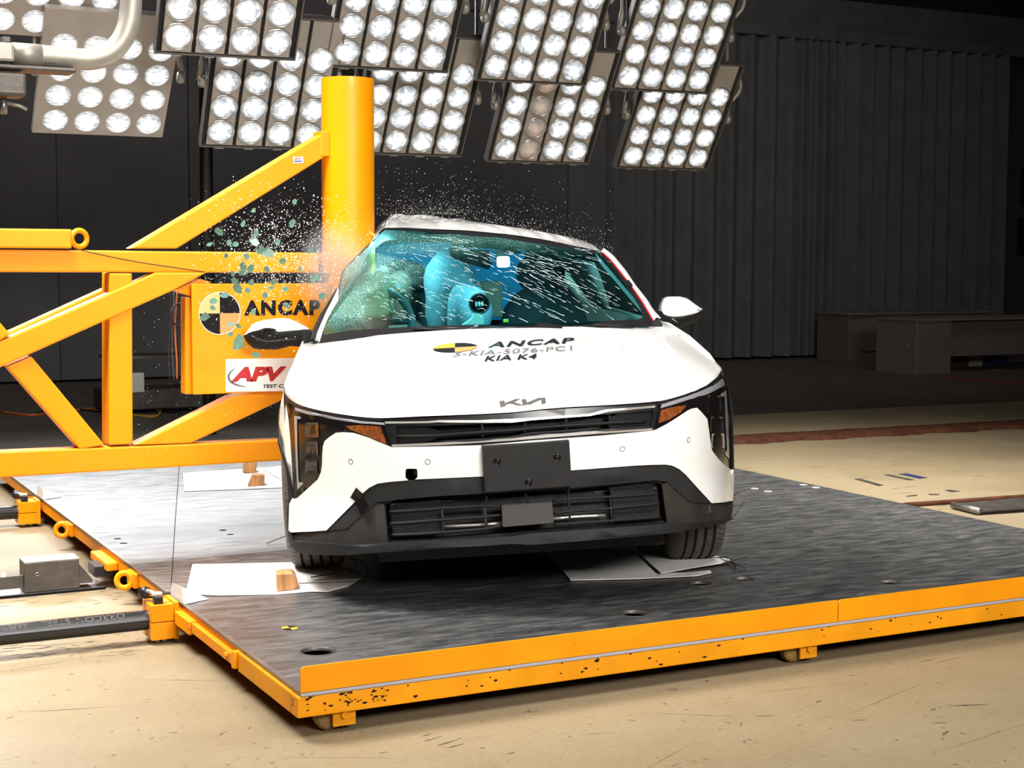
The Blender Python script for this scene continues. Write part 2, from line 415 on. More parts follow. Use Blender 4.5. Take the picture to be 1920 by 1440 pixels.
# pleated drape: loose folds, then a tight bunch, then regular folds
px_folds = [1136, 1150, 1163, 1182, 1196, 1216, 1236, 1250, 1272, 1290, 1312, 1330, 1352, 1366, 1390, 1404, 1425, 1442, 1462, 1478, 1492,
            1500, 1506, 1512, 1518, 1525, 1531, 1538, 1545, 1551, 1558, 1570, 1584, 1600, 1610, 1624, 1640, 1656, 1668, 1684, 1700, 1716,
            1728, 1744, 1756, 1770, 1784, 1798, 1812, 1824, 1838, 1850, 1864, 1876, 1889]
fo = []
for i, p in enumerate(px_folds):
    x = onY((p, 420), YC).x; fo.append(((x-xL)/(xR-xL), (-.11 if i % 2 else .10)*rnd.uniform(.5, 1.1)))
cut = 21
def seg(fo, a, b): x0, x1 = fo[a][0], fo[b][0]; return [((q-x0)/(x1-x0), d) for q, d in fo[a:b+1]], xL+(xR-xL)*x0, xL+(xR-xL)*x1
for a, b, lab in ((0, 24, 'pleated black drape with loose folds hanging just right of the car'), (24, 54, 'pleated black drape with even folds hanging behind the beige desks')):
    s, x0, x1 = seg(fo, a, b)
    drape('pleated_drape', x0+.01, x1-.01, .04, zr-.08, s, M['curtain'], lab, 'pleated drapes')
cuts = [-9.0, onY((108, 400), YC).x, onY((355, 400), YC).x, onY((700, 350), YC).x, onY((1066, 350), YC).x, xL]
labs = ['flat black backdrop sheet at the far left behind the yellow rig', 'flat black backdrop sheet behind the yellow vertical post', 'flat black backdrop sheet behind the yellow sign board and pole',
        'flat black backdrop sheet behind the car roof', 'narrow flat black backdrop sheet beside the pleated drape']
for i in range(5):
    w0, w1 = cuts[i]+.006, cuts[i+1]-.006; nf = max(4, int((w1-w0)/.5))
    drape('backdrop_sheet', w0, w1, .03, zr-.08, [(k/nf, rnd.uniform(-.02, .02)) for k in range(nf+1)], M['sheet'], labs[i], 'flat backdrop sheets')

# ------------------------------------------------------------------ desks and clutter at the back right
def px_desk():
    # rear desk
    Y = 17.0
    t = thing('desk', 'beige desk with deep modesty panel standing in front of the drape', 'desk', onY((1650, 660), Y)*Vector((1, 1, 0)) if False else (onY((1650, 640), Y).x, Y, 0))
    p = k3((510, 1120), (745, 1137), (750, 1262), (545, 1235))
    zt = onY(p[0], Y).z; xa = onY(p[0], Y).x; xb = onY(k3((1010, 1137))[0], Y).x; zb = onY(k3((650, 1245))[0], Y).z
    mesh('desk_top', *box(xa-.03, xb, Y-.05, Y+.7, zt, zt+.03), M['deskedge'], t, bevel=.006)
    mesh('modesty_panel', *box(xa+.25, xb-.05, Y, Y+.02, zb, zt), M['desk'], t)
    mesh('side_panel', *box(xa, xa+.025, Y-.02, Y+.66, 0, zt), M['desk'], t)
    mesh('side_panel', *box(xb-.03, xb, Y, Y+.66, 0, zt), M['desk'], t)
    mesh('cupboard', *box(xa+.025, onY(k3((645, 1200))[0], Y).x, Y+.02, Y+.5, 0, zt), M['desk'], t)
    Y2 = 14.7
    pa = onY(k3((752, 1137))[0], Y2); pe = onY(k3((880, 1140))[0], Y2)
    t = thing('desk', 'beige desk with broad end panel standing nearest the pale floor', 'desk', (pa.x, Y2, 0))
    xe = pa.x+3.2
    mesh('desk_top', *box(pa.x-.02, xe, Y2-.02, Y2+.75, pe.z, pe.z+.03), M['deskedge'], t, bevel=.006)
    mesh('end_panel', *box(pa.x+.03, pe.x, Y2, Y2+.03, 0, pe.z), M['desk'], t)
    mesh('side_panel', *box(pa.x, pa.x+.03, Y2-.02, Y2+.72, 0, pe.z), M['deskedge'], t)
    zb = onY(k3((1000, 1262))[0], Y2+.1).z
    mesh('modesty_panel', *box(pe.x, xe-.05, Y2+.1, Y2+.12, zb, pe.z), M['desk'], t)
    mesh('leg', *box(xe-.06, xe-.02, Y2+.02, Y2+.7, 0, pe.z), M['desk'], t)
    Y3 = 15.5
    def bx(p0, p1, name, m, lab, cat, d=.3):
        a = onY(k3(p0)[0], Y3); b = onY(k3(p1)[0], Y3)
        q = thing(name, lab, cat, ((a.x+b.x)/2, Y3, 0))
        h = a.z
        mesh('body', *box(a.x, b.x, Y3, Y3+d, 0, h*.86), M[m], q, bevel=.02)
        mesh('lid', *box(a.x-.01, b.x+.01, Y3-.01, Y3+d+.01, h*.86, h), M[m], q, bevel=.02)
    bx((884, 1268), (940, 1320), 'storage_box', 'rust', 'dark red box on the floor under the desk', 'box')
    bx((946, 1270), (991, 1320), 'storage_box', 'cream', 'small cream box on the floor between the red and blue boxes', 'box')
    bx((1000, 1270), (1080, 1325), 'storage_box', 'blue', 'dark blue crate on the floor under the desk', 'box')
px_desk()
FS = MB(); rq = random.Random(77)
def scuff(p, L_, w_, ang):
    c = onZ(p, .0006); d = Vector((math.cos(ang), math.sin(ang), 0)); n = Vector((-d.y, d.x, 0)); k = 7; A = []; B = []
    for i in range(k+1):
        t_ = i/k; q = c+d*(t_-.5)*L_; ww = w_*math.sin(math.pi*min(.97, max(.05, t_)))*rq.uniform(.4, 1.1); A.append(q+n*ww); B.append(q-n*ww)
    FS.add(A+B, [(i, i+k+2-1, i+k+2, i+1) for i in range(k)])
for p, L_, w_, a_ in (((1815, 1322), .14, .008, -.35), ((1773, 1374), .06, .006, .5), ((1612, 1350), .06, .004, -.4), ((1432, 1342), .07, .004, -.35), ((1535, 1315), .03, .006, .2), ((1762, 1355), .05, .004, -.5), ((840, 1392), .09, .005, .3), ((812, 1385), .08, .004, .3),
        ((855, 1398), .07, .004, .25), ((800, 1378), .05, .003, .3), ((718, 1411), .03, .004, 0), ((905, 1402), .02, .004, .2), ((415, 1376), .03, .005, .9), ((1740, 1238), .10, .004, .1), ((1780, 1237), .18, .002, .15), ((510, 1430), .02, .003, 0), ((958, 1412), .03, .004, .1), ((1750, 1330), .03, .005, .2),
        ((1120, 1375), .12, .001, -.2), ((1660, 1310), .5, .0012, .35), ((1500, 1290), .4, .001, -.1), ((1250, 1420), .3, .001, .5), ((620, 1420), .4, .001, -.5), ((130, 1330), .5, .0015, -.25), ((60, 1250), .4, .001, .2), ((330, 1275), .4, .0012, -.5), ((1850, 1380), .5, .001, .2), ((1300, 1340), .35, .0012, -.6)): scuff(p, L_, w_, a_)
for i in range(260):
    p = (rq.uniform(0, 1920), rq.uniform(1150, 1440)); scuff(p, rq.uniform(.008, .03), rq.uniform(.0006, .003), rq.uniform(0, 3.1))
for i in range(220):                 # lifted paint along the tube track
    p = (rq.uniform(0, 270), rq.choice((1085, 1110, 1128, 1205, 1215, 1222))+rq.gauss(0, 6)); scuff(p, rq.uniform(.02, .09), rq.uniform(.001, .005), rq.uniform(-.3, .3))
for i in range(60): scuff((rq.uniform(1400, 1920), rq.uniform(850, 960)), rq.uniform(.02, .2), rq.uniform(.001, .006), rq.uniform(-.2, .2))
sc_ = tag(FS.build('scuff_marks', pmat('scuffed_floor_mark', (.09, .065, .045), .8), bpy.data.objects['floor'], local=True), kind='stuff')
def floor_quad(name, pts, mat, label, cat, h=.004, z=0.0005, group=None, bev=0):
    P = [onZ(p, z) for p in pts]
    return tag(mesh(name, *prism([Vector((p.x, p.y, z)) for p in P], (0, 0, h)), mat, bevel=bev), label, cat, group)
0 or floor_quad('floor_mat', k3((800, 1345), (880, 1338), (1137, 1352), (1137, 1372), (1000, 1362)), M['rust'], 'dark red mat lying on the floor in front of the desks', 'mat')
# brown floor strip with a raised rounded profile
a = onZ((1300, 832), 0); b = onZ((1990, 794), 0)
def strip_mesh():
    G = []
    for i in range(40):
        p = a.lerp(b, i/39); wob = .03*math.sin(i*.9)+.02*math.sin(i*2.3)
        G.append([Vector((p.x, p.y+o+wob*(.3 if k else 1), h)) for k, (o, h) in enumerate(((-.19, .001), (-.16, .03), (-.05, .04), (.06, .04), (.17, .03), (.2, .001)))])
    return gridmesh(G)
tag(mesh('cable_cover', *strip_mesh(), M['strip'], smooth=True), 'long rust brown cable cover lying across the pale floor', 'cable cover')
# floor joint further back, tow slot and grate on the right
0 and floor_quad('trim_3', g6((-600, 480), (60, 450), (1000, 402), (1833, 365), (1833, 368), (1000, 405), (60, 453), (-600, 484)), M['ink'], None, None, .003)
t = thing('guide_rail', 'dark steel guide rail in the floor right of the deck', 'rail', onZ((1900, 931), 0))
floor_quad('rail_base', g6((1090, 1003), (1833, 950), (2300, 918), (2300, 928), (1833, 962), (1120, 1016)), M['darksteel'], None, None, .012).parent = None
o = bpy.data.objects['rail_base']; inv = WM[t.name].inverted(); o.data.transform(inv); o.parent = t
P0, P1 = onZ(g6((1100, 1004))[0], .014), onZ(g6((2300, 921))[0], .014)
mesh('rail_head', *tube([P0, P1], .014, 8), M['strip'], t, smooth=True)
Pg = [onZ(p, .002) for p in g6((1395, 1025), (1560, 1066), (2400, 1010), (2200, 955))]
t = thing('floor_grate', 'black ribbed floor grate at the right edge of the pale floor', 'grate', Pg[0])
mesh('grate_base', *prism(Pg, (0, 0, .012)), M['black'], t)
for i in range(12):
    u = (i+.5)/12; A = Pg[0].lerp(Pg[1], u); B = Pg[3].lerp(Pg[2], u)
    mesh('grate_bar', *tube([A+Vector((0, 0, .02)), B+Vector((0, 0, .02))], .012, 6), M['darksteel'], t)
q0, q1 = Pg[0]+Vector((0, 0, .02)), Pg[1]+Vector((0, 0, .02))
mesh('grate_edge', *tube([q0, q1], .02, 8), M['steel'], t, smooth=True)
tapes = [((790, 845), (825, 843), (970, 884), (940, 888), 'darksteel', 'grey tape strip on the pale floor nearest the deck edge'), ((975, 820), (1000, 818), (1160, 851), (1125, 853), 'darksteel', 'grey tape strip on the pale floor beside the blue tape'),
         ((1065, 815), (1110, 811), (1240, 838), (1190, 843), 'blue', 'blue tape strip on the pale floor'), ((1110, 950), (1178, 942), (1178, 947), (1115, 954), 'darksteel', 'short grey tape mark nearest the guide rail'),
         ((1245, 938), (1315, 938), (1310, 943), (1260, 944), 'darksteel', 'short grey tape mark in the middle of three'), ((1350, 914), (1380, 912), (1440, 921), (1385, 926), 'darksteel', 'short grey tape mark farthest right of three')]
for A, B, C_, D_, m, lab in tapes: floor_quad('floor_tape', g6(A, B, C_, D_), M[m], lab, 'tape', .002, .0008, 'floor tape marks')

# clutter behind the rig
t = thing('cable_drop', 'bundle of dark cables hanging behind the sign board', 'cable', onY((325, 700), 9.5))
for i, (x, m) in enumerate(((318, 'cable'), (324, 'darksteel'), (330, 'ocable'), (334, 'cable'))):
    pts = [onY((x+2*math.sin(k*1.3+i), 545+k*33), 9.5+.02*i) for k in range(6)]
    mesh('cable', *tube(bez(pts, 4), .006, 6), M[m], t, smooth=True)
q = onY((338, 590), 9.5)
mesh('coil', *torus(q, (.3, -1, 0), .07, .006), M['cable'], t, smooth=True)
tag(mesh('black_post', *tube([Vector((*onY((389, 500), 12.2).xy, 0)), Vector((*onY((389, 500), 12.2).xy, 5.5))], .055, 12), M['blacksatin'], smooth=True), 'tall black post standing behind the upper yellow brace', 'post')
for j, (m, lab, pts) in enumerate((('ocable', 'orange cable lying on the floor behind the rig', [(0, 772), (60, 778), (120, 770), (196, 765), (260, 760)]), ('ycable', 'yellow cable lying on the floor behind the rig', [(170, 768), (230, 776), (300, 775), (250, 718), (290, 730), (300, 775)]),
        ('cable', 'black cable lying on the floor behind the rig', [(60, 775), (130, 767), (200, 772), (280, 769), (340, 775)]))):
    tag(mesh('floor_cable', *tube(bez([onZ(p, .012) for p in pts], 6), .012, 6), M[m], smooth=True), lab, 'cable')
pz = onZ((290, 775), 0)
t = thing('equipment_trolley', 'low dark trolley with cables and a white box behind the rig', 'trolley', pz)
q = onY((252, 748), pz.y)
mesh('frame', *box(pz.x-.45, pz.x+.5, pz.y, pz.y+.5, .04, .22), M['darksteel'], t, bevel=.01)
mesh('shelf', *box(pz.x-.4, pz.x+.45, pz.y+.05, pz.y+.45, .5, .53), M['darksteel'], t)
mesh('white_box', *box(q.x-.08, q.x+.09, pz.y-.02, pz.y+.1, .2, .38), M['clear'], t, bevel=.01)
for sx in (-.4, .43): mesh('upright', *box(pz.x+sx-.015, pz.x+sx+.015, pz.y+.2, pz.y+.23, .2, .9), M['darksteel'], t)

# ================================================================== the sled
XL, XR, YF, YB = 1.515, 5.585, 4.305, 10.2
sled = thing('test_sled', 'low flat test sled with dark steel deck and yellow edge beams', 'sled', (XL, YF, 0))
def circ(c, r, n=20): return [(c.x+r*math.cos(2*math.pi*k/n), c.y+r*math.sin(2*math.pi*k/n)) for k in range(n)]
holes = [((595, 1221), .055), ((1188, 1150), .048), ((1393, 1086), .042), ((1313, 1094), .045), ((1666, 1092), .045)]
small = [((220, 1010), .018), ((232, 1018.5), .018), ((418, 994), .018), ((432, 1002), .018), ((92, 886), .045)]
HC = [(onZ(p, DZ), r) for p, r in holes+small]
seamY = onZ((1000, 1156), DZ).y; seamX = onZ((1525, 1025), DZ).x
plates = [(XL, XR, YF, seamY-.003), (XL, seamX-.002, seamY+.003, YB), (seamX+.002, XR, seamY+.003, YB)]
for x0, x1, y0, y1 in plates:
    hs = [circ(c, r) for c, r in HC if x0+r < c.x < x1-r and y0+r < c.y < y1-r]
    outer = [(x0, y0), (x1, y0), (x1, y1), (x0, y1)]
    v, f = lift(outer, lambda a, b: (a, b, DZ), hs, 0, (0, 0, -.012))
    v2, f2 = lift(outer, lambda a, b: (a, b, DZ-.012), hs, 0, None, True)
    MB().add(v, f).add(v2, f2).build('deck_plate', M['deck'], sled)
mesh('under_tray', *box(XL+.03, XR-.03, YF+.03, YB-.03, .085, .1), M['black'], sled)
for c, r in HC[:5]:
    mesh('hole_rim', *lathe([(r*.99, -.012), (r*.99, .0012), (r*1.13, .0012), (r*1.13, 0)], (c.x, c.y, DZ), (0, 0, 1), 24), M['darksteel'], sled, smooth=True)
# front edge: seam strip, beam and toe plates
zb = onY((563.5, 1344.8), YF).z; zt = onY((563.5, 1249.9), YF).z
mesh('edge_strip', *box(XL, XR, YF-.014, YF-.001, DZ-.013, DZ-.003), pmat('grey_seal', (.34, .33, .36), .6), sled, bevel=.002)
mesh('front_beam', *box(XL-.012, XR, YF-.012, YF+.05, zb, DZ-.014), M['frontbeam'], sled, bevel=.004)
sx = onY((1568, 1140), YF).x
def toe(x0, x1):
    r = .014; y0, y1 = YF-.010, YF-.002
    P = [(x0, DZ-.001), (x1, DZ-.001), (x1, zt)] + [(x0+r*(1-math.sin(k*math.pi/8)), zt-r*(1-math.cos(k*math.pi/8))) for k in range(5)]
    return prism([Vector((x, y0, z)) for x, z in P], (0, y1-y0, 0))
mesh('toe_plate', *toe(XL, sx-.003), M['orange'], sled)
mesh('toe_plate', *toe(sx+.003, XR), M['orange'], sled)
# left edge beam in three lengths with cover plates
def yl(p): return onX(p, XL).y
yA = yl((452, 1230)); yB_ = yl((366, 1170)); yC_ = yl((345, 1150))
mesh('edge_beam', *box(XL-.012, XL+.04, YF+.0505, yA, zb, DZ-.0135), M['frontbeam'], sled, bevel=.004)
mesh('edge_beam', *box(XL+.004, XL+.04, yA, YB, zb+.008, DZ-.013), M['orange'], sled, bevel=.004)
mesh('edge_bar', *box(XL-.02, XL+.002, yA+.03, yB_-.02, zb+.012, DZ-.028), M['orange'], sled, bevel=.004)
mesh('beam_end', *box(XL-.026, XL+.004, yA, yA+.03, zb+.008, DZ-.012), M['yellow'], sled, bevel=.003)
mesh('beam_pad', *box(XL-.03, XL+.004, yB_-.02, yC_+.16, zb+.004, DZ-.024), M['orange'], sled, bevel=.004)
mesh('steel_lip', *box(XL-.003, XL+.012, YF, YB, DZ-.001, DZ+.0015), M['steel'], sled)
mesh('bolt', *disc((XL-.02, yA+.09, .105), (-1, 0, 0), .011, .012, 8), M['yellow'], sled)
ym = yl((205, 1050)); mesh('beam_bracket', *box(XL-.05, XL+.004, ym-.16, ym+.16, zb+.01, DZ-.03), M['orange'], sled, bevel=.008)
mesh('latch_block', *box(XL-.09, XL-.01, ym-.12, ym+.02, zb-.02, zb+.03), M['blacksatin'], sled, bevel=.004)
# connection blocks for the black tubes
def conn(p_front_bl, p_front_br, p_top, label):
    """px of the near face: bottom-left, bottom-right and a top-left corner"""
    y = onX(p_front_br, XL-.012).y
    bl = onY(p_front_bl, y); br = onY(p_front_br, y); tl = onY(p_top, y)
    x0, z0, z1 = bl.x, bl.z, tl.z; d = .13
    g = .0015; zm = (z0+z1)/2
    mesh('tube_block', *box(x0, XL-.03, y, y+d, zm+g, z1), M['yellow'], sled, bevel=.003)
    mesh('tube_block', *box(x0, XL-.03, y, y+d, z0, zm-g), M['yellow'], sled, bevel=.003)
    mesh('block_flange', *box(XL-.03, XL-.012, y-.004, y+d+.004, z0-.002, z1+.006), M['yellow'], sled, bevel=.003)
    for xx in (x0+.03, XL-.06): mesh('bolt', *disc((xx, y+.03, z0), (0, 0, -1), .012, .01, 8), M['steel'], sled)
    # toggle clamp on top
    c = mesh('toggle_clamp', *box(x0+.015, x0+.05, y+.012, y+.042, z1, z1+.03), M['blacksatin'], sled, bevel=.004)
    mesh('clamp_bar', *tube([Vector((x0+.03, y+.03, z1+.035)), Vector((x0+.005, y+.09, z1+.04))], .008, 8), M['chrome'], c, local=False)
    mesh('clamp_link', *box(x0+.01, x0+.05, y+.02, y+.05, z1+.03, z1+.042), M['chrome'], c, bevel=.003)
    v, f = lathe([(0, -.024), (.014, -.02), (.023, -.008), (.024, .006), (.016, .02), (0, .024)], (x0+.002, y+.1, z1+.03), (0, -1, .2), 16)
    mesh('clamp_knob', v, f, M['blacksatin'], c, smooth=True)
    mesh('clamp_lever', *tube([Vector((x0+.045, y+.035, z1+.035)), Vector((x0+.085, y+.05, z1+.03))], .006, 6), M['darksteel'], c)
    # white wedge deflector on the deck
    P = [Vector((XL+.0, y-.03, DZ+.003)), Vector((XL+.11, y+.02, DZ+.003)), Vector((XL+.0, y+.17, DZ+.003)), Vector((XL+.005, y+.02, DZ+.055)), Vector((XL+.005, y+.16, DZ+.05))]
    w_ = tag(mesh('wedge_deflector', P, [(0, 2, 1), (0, 1, 3), (1, 2, 4, 3), (0, 3, 4, 2)], M['clear']), label, 'wedge')
    return x0, y+d/2, (z0+z1)/2
bA = conn(g3((818, 985))[0], g3((968, 972))[0], g3((816, 795))[0], 'white wedge plate on the deck beside the near yellow tube block')
bB = conn(g3((104, 358))[0], g3((220, 352))[0], g3((102, 238))[0], 'white wedge plate on the deck beside the far yellow tube block')
# lifting eyes along the left edge
for p in ((g3((335, 385))[0]), (g3((672, 657))[0])):
    c = onX(p, XL-.045); 
    ax = Vector((-.35, -.9, .12))
    e = mesh('lifting_eye', *torus(c, ax, .031, .0125, 28, 12), M['yellow'], sled, smooth=True)
    mesh('eye_shank', *lathe([(0, 0), (.02, 0), (.024, .012), (.026, .03), (0, .032)], c+Vector((.028, .015, 0)), (1, .1, 0), 16), M['yellow'], e, smooth=True)
    mesh('eye_plate', *box(XL-.016, XL+.004, c.y-.05, c.y+.08, c.z-.03, c.z+.03), M['orange'], e, local=False, bevel=.003)
# castors
for p in ((632, 1340), (1507, 1215)):
    c = onY(p, YF+.01); r = .048; cz = r+.001
    wv, wf = lathe([(0, -.02), (r-.008, -.02), (r, -.012), (r, .012), (r-.008, .02), (0, .02)], (c.x-.01, YF+.06, cz), (0, 1, 0), 28)
    wh = mesh('castor_wheel', wv, wf, M['castor'], sled, smooth=False)
    mesh('castor_bracket', *box(c.x-.012, c.x+.062, YF+.012, YF+.022, cz-.028, zb+.012), M['frontbeam'], sled, bevel=.002)
    mesh('castor_bracket', *box(c.x-.012, c.x+.062, YF+.098, YF+.108, cz-.028, zb+.012), M['frontbeam'], sled, bevel=.002)
    mesh('axle_bolt', *disc((c.x+.022, YF+.012, cz+.008), (0, -1, 0), .011, .012, 10), M['frontbeam'], sled)
# scribed line and print on the deck
def deckline(name, pts, w_, mat, parent=sled, h=.0008):
    P = [onZ(p, DZ+.0004) for p in pts]; mb = MB()
    for a_, b_ in zip(P, P[1:]):
        d = (b_-a_).normalized(); n = Vector((-d.y, d.x, 0))*w_
        mb.add(*prism([a_-n, b_-n, b_+n, a_+n], (0, 0, h)))
    return mb.build(name, mat, parent)
deckline('scribed_line', [(321, 1100), (328, 985), (336, 872)], .0018, M['ink'])
for A_, B_ in (((XL+.05, seamY), (XR-.02, seamY)), ((seamX, seamY), (seamX, YB))):
    A_, B_ = Vector((*A_, DZ-.001)), Vector((*B_, DZ-.001)); d = (B_-A_).normalized(); n = Vector((-d.y, d.x, 0))*.0022
    mesh('seam_filler', *prism([A_-n, B_-n, B_+n, A_+n], (0, 0, .0016)), M['steel'], sled)
c = onZ((543, 1177.5), DZ+.0006); R_ = .028
for k in range(4):
    arc = [c]+[c+Vector((R_*math.cos(math.pi/2*(k+i/6)), R_*math.sin(math.pi/2*(k+i/6)), 0)) for i in range(7)]
    mesh('target_quadrant', *prism(arc, (0, 0, .0006)), M['yink'] if k % 2 else M['ink'], sled)
for p in ((1415, 916), (1440, 921), (1506, 909), (1530, 914), (1534, 997)):
    c = onZ(p, DZ); mesh('deck_plug', *lathe([(0, .002), (.02, .002), (.024, 0)], c, (0, 0, 1), 12), M['clear'] if p[0] < 1533 else M['desk'], sled)
# paint chips along the front beam
yq = yl((556, 1311)); zq = .110
print_fn = lambda q: Vector((XL-.0128, q.x, q.y))
SLED_TXT = print_fn
mb = MB(); rn = random.Random(11)
for i in range(90):
    q = rn.random(); x = XL+.02+(XR-XL-.04)*rn.random()**1.6; z = zb+.01+rn.random()*.055
    if rn.random() < .35: x = XL+.12+rn.random()*.16; z = zb+.02+rn.random()*.04
    s = rn.uniform(.0015, .006); n = rn.randint(4, 6)
    mb.add(*prism([Vector((x+s*rn.uniform(.6, 2.4)*math.cos(2*math.pi*k/n), YF-.0125, z+s*rn.uniform(.5, 1)*math.sin(2*math.pi*k/n))) for k in range(n)], (0, .0006, 0)))
tag(mb.build('paint_chips', M['ink'], sled), kind='stuff')

# ------------------------------------------------------------------ text
def text_mesh(s, bold=.0, shear=0, space=1.0):
    cu = bpy.data.curves.new('t', 'FONT'); cu.body = s; cu.offset = bold; cu.shear = shear; cu.space_character = space
    cu.resolution_u = 6; ob = bpy.data.objects.new('t', cu); COL.objects.link(ob)
    dg = bpy.context.evaluated_depsgraph_get(); me = bpy.data.meshes.new_from_object(ob.evaluated_get(dg))
    v = [(a.co.x, a.co.y) for a in me.vertices]; f = [tuple(p.vertices) for p in me.polygons]
    bpy.data.objects.remove(ob); bpy.data.meshes.remove(me)
    xs = [a[0] for a in v]; ys = [a[1] for a in v]; x0, x1, y0, y1 = min(xs), max(xs), min(ys), max(ys)
    return [((a-x0)/(x1-x0), (b-y0)/(y1-y0)) for a, b in v], f
def bil(q, u, v): return (1-u)*(1-v)*q[0]+u*(1-v)*q[1]+u*v*q[2]+(1-u)*v*q[3]
def quad_uv(q2, u, v):
    q = [Vector(a) for a in q2]; return bil(q, u, v)
def print_on(name, s, quad, place, mat, parent, local=False, **k):
    """flat lettering: quad = BL BR TR TL, place maps a point of it onto the surface"""
    v, f = text_mesh(s, **k)
    return mesh(name, [place(quad_uv(quad, a, b)) for a, b in v], f, mat, parent, local=local)

print_on('beam_print', '2', [Vector((yq+.006, zq-.011)), Vector((yq-.006, zq-.011)), Vector((yq-.006, zq+.011)), Vector((yq+.006, zq+.011))], lambda q: Vector((XL-.0130, q.x, q.y)), M['ink'], sled, bold=.01)
# ================================================================== black tubes and tow unit
for (x0, y, z), lab, txt in ((bA, 'long black steel tube plugged into the near yellow tube block', True), (bB, 'black steel tube plugged into the far yellow tube block', False)):
    r = .0375 if txt else .036
    t = thing('steel_tube', lab, 'tube', (x0-1.5, y, z))
    mesh('tube', *lathe([(0, 0), (r, 0), (r, 3.0), (0, 3.0)], (x0-3.0+.0, y, z), (1, 0, 0), 32), M['blacksatin'], t).data.polygons.foreach_set('use_smooth', [False]*96)
    if txt:
        def ptube(q, y=y, z=z, r=r):
            a = q.y; return Vector((q.x, y-(r+.0006)*math.sin(a), z+(r+.0006)*math.cos(a)))
        xx = lambda px: onY((px, 1150), y-.01).x
        for s, pa, pb in (('ORRCON', 142, 232), ('STEEL', 76, 130), ('AUST', 2, 52)):
            # lettering reads from the other side of the tube: rotated half a turn
            q = [(xx(pb), .22), (xx(pa), .22), (xx(pa), -.30), (xx(pb), -.30)]
            q = [(xx(pb), .30), (xx(pa), .30), (xx(pa), .95), (xx(pb), .95)]
            print_on('tube_print', s, q, ptube, M['greyink'], t)
for i, (x0, y, z) in enumerate((bA, bB)):
    pass
# stands that carry the free ends, out on the floor
for (x0, y, z), lab in ((bA, 'steel foot carrying the near black tube'), (bB, 'steel foot carrying the far black tube')):
    t = thing('tube_foot', lab, 'foot', (x0-2.6, y, 0))
    mesh('foot_plate', *box(x0-2.7, x0-2.5, y-.08, y+.08, 0, .012), M['darksteel'], t)
    mesh('foot_post', *box(x0-2.63, x0-2.57, y-.03, y+.03, .012, z-.036), M['darksteel'], t)
y0 = onZ((100, 1107), .012).y
bl = onY(g3((133, 702))[0], y0); br = onY(g3((430, 678))[0], y0); tl = onY(g3((133, 570))[0], y0); tp = onY(g3((560, 640))[0], y0)
tow = thing('tow_block', 'dark steel tow block sitting on the floor rail left of the sled', 'tow block', ((bl.x+br.x)/2, y0, 0))
mesh('block', *box(bl.x, br.x, y0, y0+.12, .012, tl.z), M['darksteel'], tow, bevel=.003)
mesh('top_plate', *box(bl.x, br.x+.002, y0-.003, y0+.123, tl.z, tl.z+.008), M['steel'], tow, bevel=.002)
nz = [Vector((br.x, y0+.002, .03)), Vector((min(tp.x, XL-.1), y0+.002, .03)), Vector((min(tp.x, XL-.1), y0+.002, .045)), Vector((br.x, y0+.002, tl.z-.02))]
mesh('nose', *prism(nz, (0, .116, 0)), M['darksteel'], tow)
mesh('bolt', *torus(onY(g3((201, 625))[0], y0-.002), (0, 1, 0), .007, .003, 16, 6), M['steel'], tow, smooth=True)
mesh('drawbar', *box(bl.x-1.2, bl.x, y0+.02, y0+.04, .03, .085), M['darksteel'], tow, bevel=.002)
mesh('drawbar_hole', *disc(onY(g3((18, 627))[0], y0+.0195), (0, -1, 0), .012, .002, 16), M['label'], tow)
rr = thing('floor_rail', 'steel rail running along the floor under the tow block', 'rail', (bl.x, y0, 0))
mesh('rail_plate', *box(-3, XL-.05, y0-.02, y0+.15, .0005, .009), M['steel'], rr)
mesh('rail_slot', *box(-3, XL-.05, y0-.024, y0-.0205, .0005, .011), M['ink'], rr)

# ================================================================== the pole rig
YR = 7.02; PR = .127
PX = 2.735
rig = thing('pole_rig', 'yellow steel impact pole rig with braces and a sign board', 'pole rig', (PX, YR, 0))
zp = onY((651, 142), YR-PR).z
mesh('pole', *lathe([(0, .152), (PR, .152), (PR, zp), (PR-.008, zp), (PR-.008, zp-.05), (0, zp-.05)], (PX, YR, 0), (0, 0, 1), 64), M['yellow'], rig).data.polygons.foreach_set('use_smooth', [True]*320)
sm = bpy.data.objects['pole'].data
bm = bmesh.new(); bm.from_mesh(sm)
for e in bm.edges: e.smooth = not (len(e.link_faces) == 2 and e.calc_face_angle() > .6)
bm.to_mesh(sm); bm.free()
yf = YR-.05                        # front face of the main members
def member(name, pts, depth=.1, yoff=0, mat='yellow', bevel=.008):
    P = [onY(p, yf+yoff) for p in pts]
    return mesh(name, *prism(P, (0, depth, 0)), M[mat], rig, bevel=bevel)
member('top_beam', [(-700, 509), (598, 511.5), (598, 474), (-700, 460)])
member('bottom_beam', [(-700, 938), (760, 850), (760, 815), (-700, 877)])
member('post', [(249.5, 833), (205, 835), (205, 512), (248, 512)])
member('upper_brace', k0((650, 1243), (1640, 650), (1640, 775), (885, 1243)))
member('front_brace', k4((-500, 855), (0, 640), (780, 296), (1035, 296), (880, 380), (0, 772), (-500, 995)), .1, -.012)
member('rear_brace', k4((-500, 840), (50, 590), (525, 375), (560, 370), (560, 420), (50, 650), (-500, 900)), .09, .5)
member('left_brace', k4((-200, 350), (0, 545), (52, 605), (0, 640), (-200, 470)), .1, -.016)
member('down_brace', k4((35, 768), (158, 715), (525, 1160), (400, 1180)), .1, .0)
member('lower_brace', k4((668, 1160), (1160, 915), (1420, 860), (1420, 930), (955, 1150)), .1, .0)
member('short_brace', k4((865, 385), (1000, 326), (1060, 345), (965, 420)), .06, .03)
